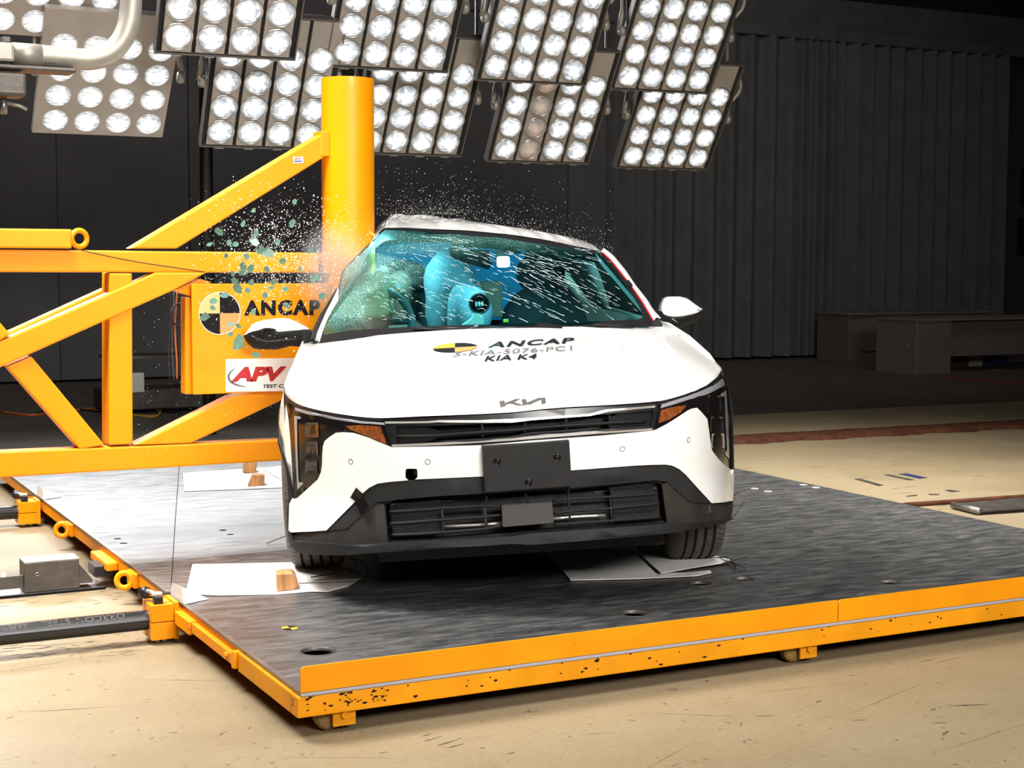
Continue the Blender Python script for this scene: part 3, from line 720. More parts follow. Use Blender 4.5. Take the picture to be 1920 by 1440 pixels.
member('sign_post', k4((926, 420), (965, 420), (965, 905), (926, 905)), .08, .03, 'yellow', .005)
member('top_rail', [(-700, 420), (135, 430), (135, 466), (-700, 460)], .12, -.03)
member('rear_post', k4((530, 296), (552, 296), (552, 1158), (530, 1158)), .09, .09, 'orange')
c = onY(k0((396, 1193))[0], yf+.02)
mesh('eye_bolt', *torus(c, (.25, -1, 0), .036, .012, 28, 12), M['yellow'], rig, smooth=True)
mesh('pole_joint', *box(PX-PR-.02, PX-PR+.01, YR-.055, YR+.055, onY((600, 512), yf).z, onY((600, 474), yf).z), M['yellow'], rig)
mesh('gusset', *box(PX-PR-.03, PX-PR+.012, YR-.058, YR+.058, onY((615, 293), yf).z, onY((615, 246), yf).z), M['yellow'], rig, bevel=.004)
jw = onY((420, 500), yf-.001); mesh('weld_seam', *box(jw.x-.001, jw.x+.001, yf-.0012, yf, onY((420, 511), yf).z, onY((420, 473), yf).z), M['orange'], rig)
pts = [onY(p, yf-.006) for p in k4((380, 178), (520, 210), (700, 245), (900, 275), (1020, 293))]
tag(mesh('thin_cable', *tube(bez(pts, 6), .0022, 6), M['cable'], smooth=True), 'thin black cable taped along the yellow top beam', 'cable')
# sign board
ys = yf-.02
S0, S1 = onY((363, 740), ys), onY((640, 531), ys)
board = mesh('sign_board', *box(S0.x, S1.x, ys, ys+.02, S0.z, S1.z), M['yellow'], rig, bevel=.003)
psign = lambda q: onY((q.x, q.y), ys-.0015)
cc = Vector(ks((433, 405))[0]); RX, RY = 37.6, 37.6
cen = onY(cc, ys-.001); rad = (onY((cc.x+RX, cc.y), ys).x-cen.x)
mesh('roundel_edge', *lathe([(rad*1.0, 0), (rad*1.0, -.001), (rad*1.035, -.001), (rad*1.035, 0)], cen, (0, 1, 0), 40), M['label'], board)
for k in range(4):
    arc = [cen]+[cen+Vector((rad*math.cos(math.pi/2*(k+i/10)), 0, rad*math.sin(math.pi/2*(k+i/10)))) for i in range(11)]
    mesh('roundel_quadrant', *prism(arc, (0, -.001, 0)), M[('ink', 'pink_', 'ink', 'oink')[k]], board)
def pq(*p): return [Vector(a) for a in p]
print_on('sign_lettering', 'ANCAP', pq(*ks((705, 432), (1560, 425), (1560, 252), (705, 258))), psign, M['ink'], board, bold=.055, space=1.2)
P = [onY(p, ys-.0012) for p in ks((500, 1288), (1500, 1275), (1500, 905), (500, 920))]
lb = mesh('sticker', *prism(P, (0, -.0012, 0)), M['label'], board)
pst = lambda q: onY((q.x, q.y), ys-.0032)
print_on('sign_lettering', 'APV', pq(*ks((555, 1180), (1185, 1165), (1185, 1000), (555, 1010))), pst, M['redink'], board, bold=.06, shear=.25)
print_on('sign_lettering', 'TEST C', pq(*ks((918, 1246), (1150, 1241), (1150, 1200), (918, 1206))), pst, M['ink'], board, bold=.03, shear=.2)
sw = [ks(p)[0] for p in ((610, 1018), (560, 1060), (530, 1110), (545, 1160), (590, 1195), (660, 1220), (740, 1234))]
mb = MB(); path = bez([Vector((*p, 0)) for p in sw], 5)
for i in range(len(path)-1):
    wa, wb_ = [4.2*math.sin(math.pi*min(1, max(0, j/(len(path)-1))))**.8+.15 for j in (i, i+1)]
    d = (path[i+1]-path[i]).normalized(); n = Vector((-d.y, d.x, 0))
    mb.add([pst(q) for q in (path[i]+n*wa*.5, path[i]-n*wa*.5, path[i+1]-n*wb_*.5, path[i+1]+n*wb_*.5)], [(0, 1, 2, 3)])
mb.build('swoosh', M['greyink'], board)
# small maker's sticker on the upper brace
P = [onY(p, yf-.001) for p in k0((1464, 784), (1516, 784), (1516, 816), (1468, 816))]
st = mesh('small_sticker', *prism(P, (0, -.001, 0)), M['label'], rig)
print_on('sticker_print', 'APV', pq(*k0((1470, 799), (1508, 799), (1508, 788), (1470, 788))), lambda q: onY((q.x, q.y), yf-.0026), M['redink'], st, bold=.04, shear=.2)
P = [onY(p, yf-.0024) for p in k0((1470, 810), (1510, 810), (1510, 803), (1470, 803))]; mesh('sticker_bar', *prism(P, (0, -.0004, 0)), M['blueink'], st)
# dark stubs standing behind the pole top
t = thing('lamp_support', 'dark steel columns rising behind the top of the yellow pole', 'support', onY((660, 130), 11.4))
for p in (640, 655, 676):
    c = onY((p, 140), 11.4); mesh('column', *tube([c-Vector((0, 0, .6)), c+Vector((0, 0, 1.0))], .03, 10), M['blacksatin'], t, smooth=True)
mesh('cross_plate', *box(onY((630, 140), 11.4).x, onY((690, 140), 11.4).x, 11.36, 11.44, onY((660, 145), 11.4).z, onY((660, 132), 11.4).z), M['darksteel'], t)

# ------------------------------------------------------------------ galvanised hoop and clamp at the upper left
Yh = 5.4
t = thing('bent_pipe', 'bent galvanised pipe hoop with clamp bracket at the upper left', 'pipe', onY((100, 105), Yh))
pp = [onY(p, Yh) for p in k0((655, -2600), (655, -1200), (655, -260), (655, -60), (654, 40), (640, 130), (600, 215), (530, 275), (440, 297), (330, 290), (200, 279), (65, 270))]
mesh('pipe', *tube(bez(pp, 6), .037, 20), M['galv'], t, smooth=True)
mesh('coupling', *tube([onY(k0((55, 270))[0], Yh), onY(k0((205, 280))[0], Yh)], .039, 20), M['galv'], t, smooth=True)
def bq(p0, p1, dy, y=Yh): a_, b_ = onY(k0(p0)[0], y), onY(k0(p1)[0], y); return box(min(a_.x, b_.x), max(a_.x, b_.x), y-dy, y+dy, min(a_.z, b_.z), max(a_.z, b_.z))
mesh('saddle', *bq((215, 252), (272, 322), .03), M['darksteel'], t, bevel=.003)
mesh('bracket', *bq((-200, 318), (365, 372), .06), M['darksteel'], t, bevel=.006)
mesh('clamp_jaw', *bq((-60, 215), (62, 318), .05), M['galv'], t, bevel=.01)
mesh('clamp_nut', *bq((5, 185), (50, 218), .02), M['darksteel'], t, bevel=.004)
mesh('clamp_base', *bq((-80, 365), (118, 490), .06), M['darksteel'], t, bevel=.01)
mesh('clamp_bolt', *tube([onY(k0((18, 490))[0], Yh), onY(k0((18, 570))[0], Yh)], .012, 10), M['steel'], t, smooth=True)
mesh('wing_lever', *tube([onY(p, Yh) for p in k0((30, 515), (95, 528), (135, 548))], .006, 8), M['galv'], t, smooth=True)

# ------------------------------------------------------------------ lamp banks
BANKS = {'B5': (6.642, 10.718, 0.817), 'B4': (5.378, 10.522, 0.818), 'B3': (4.277, 10.526, 0.841), 'A5': (6.182, 10.047, 1.360),
         'A4': (4.945, 9.822, 1.337), 'A3': (3.762, 9.661, 1.344), 'B2': (3.031, 10.097, 0.821), 'B1': (1.974, 10.207, 0.859),
         'A2': (2.499, 9.176, 1.298), 'A1': (1.596, 9.852, 1.422)}
BL = {'A1': 'lamp bank with a plain plate at the top left behind the bent pipe', 'A2': 'lamp bank cut by the picture top, second from the left in the upper row',
      'A3': 'lamp bank hanging directly above the top of the yellow pole', 'A4': 'fourth lamp bank from the left in the upper row, above the tan lamps', 'A5': 'lamp bank at the right end of the upper row',
      'B1': 'lamp bank with a plain plate at the left end of the lower row', 'B2': 'lamp bank in the lower row just left of the yellow pole', 'B3': 'lamp bank in the lower row just right of the yellow pole',
      'B4': 'lamp bank in the lower row with one column of tan lamps', 'B5': 'lamp bank at the right end of the lower row'}
SP, SV = .2, .189
lens_mesh = {}
def lens_data(kind):
    if kind not in lens_mesh:
        r = .083; v, f = lathe([(0, .022), (.025, .0205), (.05, .016), (.068, .009), (.079, .001), (r, -.006)], (0, 0, 0), (0, 0, 1), 24)
        me = bpy.data.meshes.new('lamp_lens'); me.from_pydata([p[:] for p in v], [], f); me.materials.append(M[kind])
        me.polygons.foreach_set('use_smooth', [True]*len(f)); lens_mesh[kind] = me
    return lens_mesh[kind]
rv, rf = lathe([(.081, 0), (.083, .006), (.0905, .006), (.093, 0)], (0, 0, 0), (0, 0, 1), 24)
for key, rel in BANKS.items():
    plain = key in ('A1', 'B1')
    az, ti = (math.radians(-1), math.radians(40)) if plain else (math.radians(-5), math.radians(35.5))
    ax = Vector((math.cos(az), math.sin(az), 0)); yy = Vector((-math.sin(az), math.cos(az), 0))
    av = math.cos(ti)*Vector((0, 0, 1))-math.sin(ti)*yy; an = ax.cross(av)
    O = Vector(rel)+CAM
    mw = Matrix(((ax.x, av.x, an.x, O.x), (ax.y, av.y, an.y, O.y), (ax.z, av.z, an.z, O.z), (0, 0, 0, 1)))
    t = thing('lamp_bank', BL[key], 'lamp bank', group='lamp banks', mw=mw)
    u0, u1, v0, v1 = -.125, .6+.125, -.115, .567+(.25 if plain else .29)
    if plain:
        mesh('panel', *box(u0-.01, u1-.02, v0+.01, v1, -.05, -.002), M['panel'], t, local=True, bevel=.004)
    else:
        mesh('backing', *box(u0, u1, v0, v1, -.06, -.03), M['panelgap'], t, local=True)
        for i in range(4):
            c = i*SP; hw = .0885
            mesh('panel_strip', *box(c-hw, c+hw, v0+.012, v1-.01, -.03, -.002), M['panel'], t, local=True, bevel=.004)
        e = .006
        for b_ in (box(u0-e, u1+e, v0-e, v0+.004, -.06, .004), box(u0-e, u1+e, v1-.004, v1+e, -.06, .004), box(u0-e, u0+.003, v0, v1, -.06, .006), box(u1-.003, u1+e, v0, v1, -.06, .006)):
            mesh('frame_rail', *b_, M['lampedge'], t, local=True, bevel=.003)
        for i in range(4):
            mesh('clip', *box(i*SP-.03, i*SP+.03, v0-e-.006, v0-e, -.03, .006), M['galv'], t, local=True)
    for s, xe in ((-1, u0-.03), (1, u1+.03)):
        vm = .36
        mesh('pivot_knob', *lathe([(0, -.02), (.034, -.02), (.04, -.012), (.04, .012), (.034, .02), (0, .02)], (xe+s*.005, vm, -.02), (1, 0, 0), 20), M['galv'], t, local=True, smooth=True)
        wdir = mw.to_3x3().inverted() @ Vector((0, 0, 1))
        p0 = Vector((xe+s*.02, vm, -.03)); 
        arm = ((3.75 if key[0] == 'B' else 4.23)-(mw @ p0).z)
        mesh('yoke_arm', *tube([p0, p0+wdir*.12+Vector((-s*.02, 0, 0)), p0+wdir*.16+Vector((-s*.02, 0, 0)), p0+wdir*arm+Vector((-s*.02, 0, 0))], .014, 10, rad=[.022, .02, .012, .012]), M['galv'], t, local=True, smooth=True)
        if s > 0 and not plain:
            hp = [Vector((xe, .52, -.04)), Vector((xe+.05, .60, -.06)), Vector((xe+.03, .69, -.08)), Vector((xe-.06, .74, -.09)), Vector((xe-.2, .75, -.09))]
            mesh('cable_loop', *tube(bez(hp, 5), .016, 8), M['galv'], t, local=True, smooth=True)
    for i in range(4):
        for j in range(4):
            kind = 'lenswhite' if plain else 'lens'
            if key == 'B4' and i == 1: kind = 'lenswarm'
            o = bpy.data.objects.new('lamp_lens', lens_data(kind)); COL.objects.link(o); o.parent = t; o.location = (i*SP, j*SV, 0)
            if kind == 'lenswarm': o['label'] = 'tan tinted lamp'
    mb = MB()
    for i in range(4):
        for j in range(4): mb.add([p+Vector((i*SP, j*SV, 0)) for p in rv], rf)
    if not plain: mb.build('bezel_rings', M['ring'], t, local=True, smooth=True)
# solid dark carrier beams above the banks, out of frame
for i, (yv, zv, lab) in enumerate(((10.45, 3.72, 'dark carrier pipe along the lower row of lamp banks'), (9.75, 4.2, 'dark carrier pipe along the upper row of lamp banks'))):
    tag(mesh('carrier_beam', *box(-1, 8.6, yv-.5, yv+.3, zv, zv+.12), M['blacksatin'], bevel=.01), lab.replace('pipe', 'girder'), 'girder')
# ================================================================== the car
CT = Vector((2.63494988, 4.91315951, -1.30383146))+CAM
CR = Matrix(((0.93217, -0.35885, 0.04778), (0.35925, 0.93324, 0.0002), (-0.04466, 0.01698, 0.99886)))
CMW = Matrix.Translation(CT) @ CR.transposed().to_4x4()
car = thing('car', 'white sedan crushed against the yellow pole on the sled', 'car', mw=CMW)
CO = CR @ (CAM-CT)
POLE = CR @ (Vector((PX, YR, CT.z+1.0))-CT)
def cray(p): return CR @ ray(*p)
def hit(p, g, t0=3.5, t1=11.0, dt=.04):
    d = cray(p); a = t0; ga = g(CO+d*a); best = (abs(ga), a)
    while a < t1:
        b = a+dt; gb = g(CO+d*b)
        if abs(gb) < best[0]: best = (abs(gb), b)
        if ga < 0 <= gb:
            for _ in range(25):
                m = (a+b)/2
                if g(CO+d*m) < 0: a = m
                else: b = m
            return CO+d*b
        a, ga = b, gb
    return CO+d*best[1]
def cY(p, y): d = cray(p); return CO+d*((y-CO.y)/d.y)
def cX(p, x): d = cray(p); return CO+d*((x-CO.x)/d.x)
def cZ(p, z): d = cray(p); return CO+d*((z-CO.z)/d.z)
# front fascia: y as a height field over (x, z)
def FA(x, z, base=False):
    x = max(-.93, min(.93, x)); a = x*x; y = .30*a+.69*a*a*a
    if z > .70: y += 1.15*(z-.70)**1.5
    if z < .42: y -= .30*(.42-max(z, .2))
    if z < .2: y += .5*(.2-z)
    return y
def FO(x, z, off):
    # off metres out along the surface normal
    e = .01; return FA(x, z)-off*math.sqrt(1+((FA(x+e, z)-FA(x-e, z))/(2*e))**2)
def onF(p, off=0): return hit(p, lambda q: q.y-FO(q.x, q.z, off))
def fxz(pts, off=0):
    out = []
    for p in pts:
        q = onF(p, off); out.append((q.x, q.z))
    return out
def fascia(name, pts, mat, off=0, rim=.02, parent=car, grid=.045, holes=(), dens=0, smooth=True):
    """a plate of the front end: outline in photo pixels, carried onto the fascia surface, off metres proud of it"""
    o2 = fxz(pts, off); hs = [fxz(h, off) for h in holes]
    v, f = lift(o2, lambda a, b: (a, FO(a, b, off), b), hs, grid, None)
    n = len(v)
    cnt = set((a, b) for t in f for a, b in zip(t, t[1:]+t[:1])); mp = {}
    if rim:
        rm = []
        for (a, b) in cnt:
            if (b, a) not in cnt:
                for q in (a, b):
                    if q not in mp: mp[q] = len(v); v.append(v[q]+Vector((0, rim, 0)))
                rm.append((b, a, mp[a], mp[b]))
        f = f+rm
    o = mesh(name, v, f, mat, parent, local=True)
    if smooth:
        s = [len(p.vertices) == 3 for p in o.data.polygons]; o.data.polygons.foreach_set('use_smooth', s)
        bm = bmesh.new(); bm.from_mesh(o.data)
        for e in bm.edges:
            if len(e.link_faces) == 2 and e.calc_face_angle(0) > .7: e.smooth = False
        bmesh.ops.recalc_face_normals(bm, faces=[q for q in bm.faces])
        bm.to_mesh(o.data); bm.free()
    return o
def chk(pts, n=2):
    """round the corners of an outline"""
    for _ in range(n):
        q = []
        for a, b in zip(pts, pts[1:]+pts[:1]):
            q += [(a[0]*.75+b[0]*.25, a[1]*.75+b[1]*.25), (a[0]*.25+b[0]*.75, a[1]*.25+b[1]*.75)]
        pts = q
    return pts
# ---- outlines
HL_low_L = c1((735, 497), (720, 490), (660, 466), (600, 440), (550, 424), (510, 412), (450, 408), (405, 412), (370, 435), (340, 460), (330, 490), (326, 540), (325, 600), (318, 645), (300, 685), (240, 740), (180, 795), (160, 800))
HL_low_R = c2((1478, 628), (1460, 620), (1430, 595), (1400, 565), (1365, 520), (1355, 480), (1345, 400), (1335, 330), (1300, 290), (1275, 265), (1250, 268), (1220, 280), (1160, 320), (1100, 358), (1030, 395))
HOOD_L = c1((100, 150), (112, 190), (150, 225), (190, 246), (230, 260), (310, 280), (400, 297), (475, 308), (550, 318), (680, 325), (900, 315), (1160, 305), (1440, 291))
HOOD_R = c2((330, 276), (500, 262), (700, 251), (880, 240), (1050, 225), (1120, 210), (1200, 188), (1270, 162), (1330, 135), (1375, 102), (1405, 72), (1417, 45))
lower_edge = c1((350, 985), (440, 895), (520, 815), (560, 770), (600, 735), (650, 710), (720, 700), (815, 692), (885, 685), (1000, 680), (1270, 668)) + c2((300, 648), (540, 632), (720, 619), (900, 605), (1000, 600), (1090, 598), (1130, 605), (1170, 625), (1210, 660), (1280, 738), (1360, 825))
bumper_out = c1((128, 985), (145, 997), (250, 992)) + lower_edge + c2((1430, 820), (1486, 812), (1491, 700), (1490, 628)) + HL_low_R + c2((1015, 400), (700, 430), (300, 458)) + c1((1260, 486), (1000, 492)) + HL_low_L + c1((148, 800), (132, 830))
tow = chk(c1((815, 630), (822, 622), (878, 622), (885, 630), (885, 690), (815, 692)), 1)
# base shell behind everything, black
shell_out = c1((100, 160), (112, 560), (122, 985), (140, 1080), (170, 1110), (250, 1127), (430, 1132), (700, 1112), (1440, 1062)) + c2((300, 1068), (600, 1045), (1100, 1002), (1330, 962), (1430, 938), (1478, 915), (1488, 815), (1492, 600), (1484, 250), (1455, 130), (1419, 50))
top_edge = [(p[0], p[1]-2) for p in (HOOD_L+HOOD_R)][::-1]
intake = c1((700, 830), (715, 1058), (1000, 1045), (1440, 1018)) + c2((300, 1000), (700, 972), (1095, 940), (1066, 716), (1020, 697), (540, 742)) + c1((1280, 770), (1000, 785), (780, 800))
grille_open = c1((760, 372), (950, 372), (1100, 366), (1440, 352)) + c2((200, 345), (500, 322), (760, 300), (1020, 282), (1005, 370), (680, 396), (300, 424)) + c1((1440, 440), (1000, 468), (765, 478))
fascia('fascia_shell', shell_out[::-1] and (shell_out+top_edge[0:0]+[(p[0], p[1]-1) for p in HOOD_R[::-1]]+[(p[0], p[1]-1) for p in HOOD_L[::-1]]), M['black'], -.012, 0, holes=[intake, grille_open, chk(tow, 0)])
bum = fascia('bumper', bumper_out, M['white'], .004, .02, holes=[tow], grid=.04)
# ---- dark lower surround
surround = c1((352, 988), (445, 898), (523, 818), (563, 773), (603, 738), (653, 713), (720, 703), (815, 695), (1000, 684), (1270, 671)) + c2((300, 651), (540, 635), (900, 608), (1090, 601), (1130, 608), (1170, 628), (1210, 663), (1358, 828), (1240, 820), (1160, 755), (1100, 700), (1020, 690), (540, 735)) + c1((1280, 768), (1000, 784), (760, 805), (640, 822), (570, 880), (470, 975))
fascia('lower_surround', surround, M['textured'], .0, .03)
cheek = lambda n, pts, m: fascia(n, pts, m, -.004, .03)
cheek('bumper_cheek', c1((150, 1000), (350, 990), (470, 975), (570, 880), (640, 822), (690, 830), (712, 1062), (480, 1075), (330, 1060), (160, 1050)), M['dusty'])
cheek('bumper_cheek', c2((1068, 716), (1100, 700), (1160, 755), (1240, 820), (1358, 828), (1486, 818), (1478, 915), (1330, 935), (1098, 945)), M['dusty'])
fascia('chin_spoiler', c1((140, 1000), (160, 1050), (330, 1060), (480, 1075), (712, 1062), (1000, 1047), (1440, 1020)) + c2((300, 1003), (700, 975), (1095, 945), (1330, 937), (1478, 917), (1472, 925), (1430, 942), (1330, 965), (1100, 1004), (600, 1047), (300, 1070)) + c1((1440, 1063), (700, 1113), (430, 1131), (250, 1124), (190, 1116), (165, 1100), (150, 1070)), M['black'], .010, .05)
# deep pocket behind the intake and the grille
def pocket(pts, depth, mat, name):
    o2 = fxz(pts, -.012); v = []; n = len(o2)
    for dx, (a, b) in enumerate(o2): v.append((a, FA(a, b)+.012, b))
    for a, b in o2: v.append((a, FA(a, b)+.012+depth, b))
    f = [(i, (i+1) % n, n+(i+1) % n, n+i) for i in range(n)]
    bv, bf = lift(o2, lambda a, b: (a, FA(a, b)+.012+depth, b), (), .08)
    return MB().add(v, f).add(bv, bf).build(name, mat, car, local=True)
pocket(intake, .09, M['black'], 'intake_duct'); pocket(grille_open, .05, M['black'], 'grille_duct'); pocket(tow, .06, M['gloss'], 'tow_hole')
def fbar(name, pts, r, mat, off=0, parent=car, n=24):
    P = [onF(p, off) for p in pts]; P = resample(P, n)
    P = [Vector((p.x, FO(p.x, p.z, off), p.z)) for p in P]
    return mesh(name, *tube(P, r, 6), mat, parent, local=True, smooth=True)
lg = thing_lg = mesh('lower_grille', *MB().add(*tube([onF(p, -.03) for p in c1((715, 1058), (1000, 1043))+c2((300, 998), (1095, 940))], .008, 6)).__dict__.values() if False else tube([onF(p, -.03) for p in c1((715, 1056), (1000, 1043))+c2((300, 998), (1095, 938))], .007, 6), M['black'], car, local=True)
for a in (c1((720, 876), (1000, 858), (1280, 840), (1385, 846)), c2((425, 812), (520, 800), (800, 785), (1045, 768)),
          c1((724, 946), (1000, 925), (1280, 905), (1385, 893)), c2((430, 884), (525, 872), (800, 852), (1052, 826)),
          c1((735, 1013), (1000, 1000), (1290, 975), (1385, 955)), c2((430, 950), (530, 945), (800, 925), (1058, 905))):
    fbar('grille_bar', a, .0058, M['black'], -.012, lg)
for a in (c1((1030, 862), (1040, 1018)), c1((1284, 838), (1294, 1000)), c2((20, 845), (40, 998)), c2((517, 738), (530, 965)), c2((765, 795), (777, 945)), c2((268, 770), (285, 830)), c1((1290, 782), (1284, 838))):
    fbar('grille_post', a, .0048, M['black'], -.012, lg, 4)
def louvre(q):
    """a ribbed shutter panel: frame pixels BL BR TR TL"""
    qs = [Vector((*p, 0)) for p in q]; mb = MB()
    for k in range(7):
        v = (k+.5)/7; a, b = bil(qs, .02, v), bil(qs, .98, v)
        P = [onF((a.x+(b.x-a.x)*i/6, a.y+(b.y-a.y)*i/6), -.04) for i in range(7)]
        mb.add(*tube(P, .0032, 5))
    o = mb.build('shutter_louvres', M['textured'], lg, local=True); o['kind'] = 'stuff'
    P = [onF(p, -.05) for p in q]; mesh('shutter_panel', [*P], [(0, 1, 2, 3)], M['black'], lg, local=True)
for q in (c1((728, 940), (1030, 920), (1030, 862), (722, 880)), c1((735, 1008), (1036, 992), (1036, 930), (730, 950)), c2((775, 850), (1050, 828), (1044, 775), (768, 792)), c2((778, 920), (1055, 900), (1052, 832), (776, 860)), c2((762, 782), (1044, 762), (1040, 700), (752, 735)), c1((722, 868), (1028, 850), (1028, 805), (716, 835))):
    louvre(q)
for k in range(7):                   # radiator fins behind the bars
    z = .30+k*.022
    mesh('radiator_fin', *box(-.5, .5, .10+.02, .105+.02, z, z+.004), M['darksteel'], lg, local=True)
fbar('bumper_beam', c1((1045, 962), (1290, 950), (1385, 940)), .006, M['chrome'], -.05, lg, 6); fbar('bumper_beam', c2((430, 917), (580, 903), (735, 897)), .006, M['chrome'], -.05, lg, 6)
fascia('radar_cover', c2((127, 838), (423, 820), (433, 940), (135, 965)), pmat('grey_radar_cover', (.052, .046, .043), .7, spec=.2, bump=.2, bscale=300), .012, .03, lg, .1)
# number plate holder
pl = [hit(p, lambda q: q.y+.028) for p in c2((30, 765), (540, 727), (525, 457), (15, 492))]
holder = mesh('number_plate_holder', *prism(pl, (0, .012, 0)), M['textured'], car, local=True, bevel=.004)
mesh('plate_backing', *prism([p+Vector((0, .012, 0)) for p in pl], (0, .04, 0)), M['black'], holder, local=True)
for p in c2((100, 580), (453, 557), (285, 705)):
    c = hit(p, lambda q: q.y+.029); mesh('screw', *lathe([(0, -.004), (.006, -.004), (.010, 0), (.012, 0), (.013, -.001), (.0145, .001)], c, (0, 1, 0), 16), M['gloss'], holder, local=True, smooth=True)
for p in (c1((493, 580))[0], c1((945, 582))[0], c2((836, 507))[0], c2((1225, 453))[0]):
    c = onF(p, .0045); e = .02; nrm = Vector(((FA(c.x+e, c.z)-FA(c.x-e, c.z))/(2*e), -1, 0)).normalized()
    s = mesh('parking_sensor', *lathe([(.0085, 0), (.0085, .0006), (.0095, .0008), (.0105, 0)], c, nrm, 20), M['darksteel'], bum, local=True, smooth=True)
# ---- upper grille
fascia('grille_surround', c1((688, 332), (900, 322), (1160, 312), (1440, 298)) + c2((330, 283), (500, 270), (880, 248), (1048, 232), (1046, 250), (1030, 395), (1010, 400), (680, 420), (300, 455)) + c1((1440, 462), (1000, 490), (735, 495), (722, 488), (692, 362)), M['blacksatin'], -.004, .02, holes=[grille_open])
fascia('chrome_strip', c1((694, 347), (950, 344), (1010, 338), (1090, 338), (1440, 338)) + c2((0, 338), (300, 325), (640, 301), (740, 275), (1028, 252), (1028, 263), (750, 288), (650, 312), (300, 338)) + c1((1440, 352), (1090, 352), (1000, 350), (960, 354), (696, 358)), M['chrome'], .002, .008)
fascia('chrome_strip', c1((733, 482), (1000, 470), (1440, 444)) + c2((300, 432), (680, 402), (740, 404), (1012, 386), (1014, 398), (680, 418), (300, 448)) + c1((1440, 458), (1000, 485), (735, 494)), M['chrome'], .002, .008)
ug = fascia('grille_insert', c1((762, 374), (945, 378), (1010, 400), (1010, 440), (945, 465), (768, 477)), M['blacksatin'], -.018, .02)
ug = fascia('grille_insert', c2((1018, 285), (815, 300), (750, 325), (750, 385), (815, 390), (1003, 370)), M['blacksatin'], -.018, .02)
for a in (c1((760, 432), (950, 430), (1200, 412), (1440, 397)) + c2((300, 385), (500, 370), (750, 354), (980, 342)), c1((1020, 466), (1300, 452), (1440, 440)) + c2((300, 415), (560, 398), (700, 385))):
    fbar('grille_bar', a, .006, M['black'], -.008, ug)
for a in (c1((1265, 370), (1268, 440)), c2((10, 352), (14, 440)), c2((262, 345), (264, 425)), c2((505, 325), (508, 408)), c2((760, 305), (762, 390))):
    fbar('grille_post', a, .005, M['black'], -.012, ug, 4)
# ---- headlights
def headlight(outline, strips, amber, cubes, brows):
    h = fascia('headlight', outline, M['gloss'], .003, .03, grid=.02)
    for s, m in strips: fascia('light_guide', s, M[m], .0065, .006, h, .012)
    fascia('indicator', amber, M['indicator'], .006, .006, h, .015)
    for (cx, cy, w_, hh, m) in cubes:
        q = [(cx-w_, cy+hh), (cx+w_, cy+hh), (cx+w_*.9, cy-hh), (cx-w_*.9, cy-hh)]
        P = [onF(p, .0065) for p in q]; c = sum(P, Vector())/4
        mid = [p.lerp(c, .35)+Vector((0, .004, 0)) for p in P]
        lp = mesh('lamp_cell', P+mid+[p+Vector((0, .003, 0)) for p in P], [(0, 1, 5, 4), (1, 2, 6, 5), (2, 3, 7, 6), (3, 0, 4, 7), (4, 5, 6, 7), (0, 8, 9, 1), (1, 9, 10, 2), (2, 10, 11, 3), (3, 11, 8, 0)], M[m], h, local=True)
        rib = MB()
        for k in range(4):
            a = mid[0].lerp(mid[1], (k+.5)/4); b = mid[3].lerp(mid[2], (k+.5)/4); rib.add(*tube([a.lerp(b, .0), a.lerp(b, .55)], .0022, 5))
        rib.build('lamp_flutes', M['projector'], lp, local=True)
    for b in brows: fascia('brow_trim', b, M['blacksatin'], .008, .012, h, .03)
    return h
hlL = c1((104, 190), (112, 235), (128, 330), (140, 470), (150, 640), (160, 800)) + HL_low_L[::-1] + c1((735, 497), (692, 362), (684, 334), (550, 330), (400, 308), (300, 288), (230, 268), (160, 238), (120, 205))
headlight(hlL,
    [(c1((165, 262), (235, 283), (400, 318), (550, 342), (690, 352), (693, 366), (550, 356), (400, 334), (235, 302), (168, 280)), 'drl'),
     (c1((160, 312), (200, 318), (200, 330), (178, 332), (180, 500), (188, 700), (218, 708), (180, 745), (172, 600)), 'drl')],
    c1((460, 372), (560, 366), (668, 376), (706, 480), (640, 452), (560, 420), (500, 398)),
    [(*c1((265, 395))[0], 13, 14, 'projector'), (*c1((265, 505))[0], 12, 13, 'projector'), (*c1((262, 610))[0], 12, 13, 'projector')],
    [c1((104, 190), (150, 232), (235, 268), (400, 304), (550, 326), (684, 332), (686, 344), (550, 338), (400, 316), (235, 281), (160, 255), (112, 225))])
hlR = c2((1030, 397), (1048, 240), (1120, 218), (1200, 196), (1270, 172), (1330, 145), (1385, 108), (1418, 60), (1440, 95), (1458, 160), (1472, 270), (1480, 400), (1482, 540), (1480, 630)) + HL_low_R[1:]
headlight(hlR,
    [(c2((1060, 268), (1066, 244), (1230, 192), (1330, 152), (1425, 92), (1440, 130), (1340, 184), (1230, 216)), 'drl'),
     (c2((1412, 186), (1446, 164), (1455, 300), (1462, 420), (1464, 566), (1438, 536), (1450, 515), (1442, 360), (1436, 196), (1416, 200)), 'drl')],
    c2((1048, 356), (1062, 280), (1120, 262), (1212, 250), (1180, 292), (1110, 335)),
    [(*c2((1375, 240))[0], 14, 15, 'projector'), (*c2((1390, 362))[0], 13, 14, 'projector'), (*c2((1397, 458))[0], 13, 13, 'chrome')],
    [c2((1048, 232), (1200, 188), (1330, 135), (1395, 85), (1418, 48), (1424, 72), (1400, 108), (1330, 150), (1200, 200), (1050, 250))])
# torn black tape by the lower surround
tp_ = [onF(p, .012) for p in c1((525, 733), (562, 768), (600, 842), (552, 892), (524, 815), (490, 792))]
mesh('tape_flap', *prism([p+Vector((0, -.012*(i in (2, 3)), 0)) for i, p in enumerate(tp_)], (0, .002, 0)), M['gloss'], car, local=True)
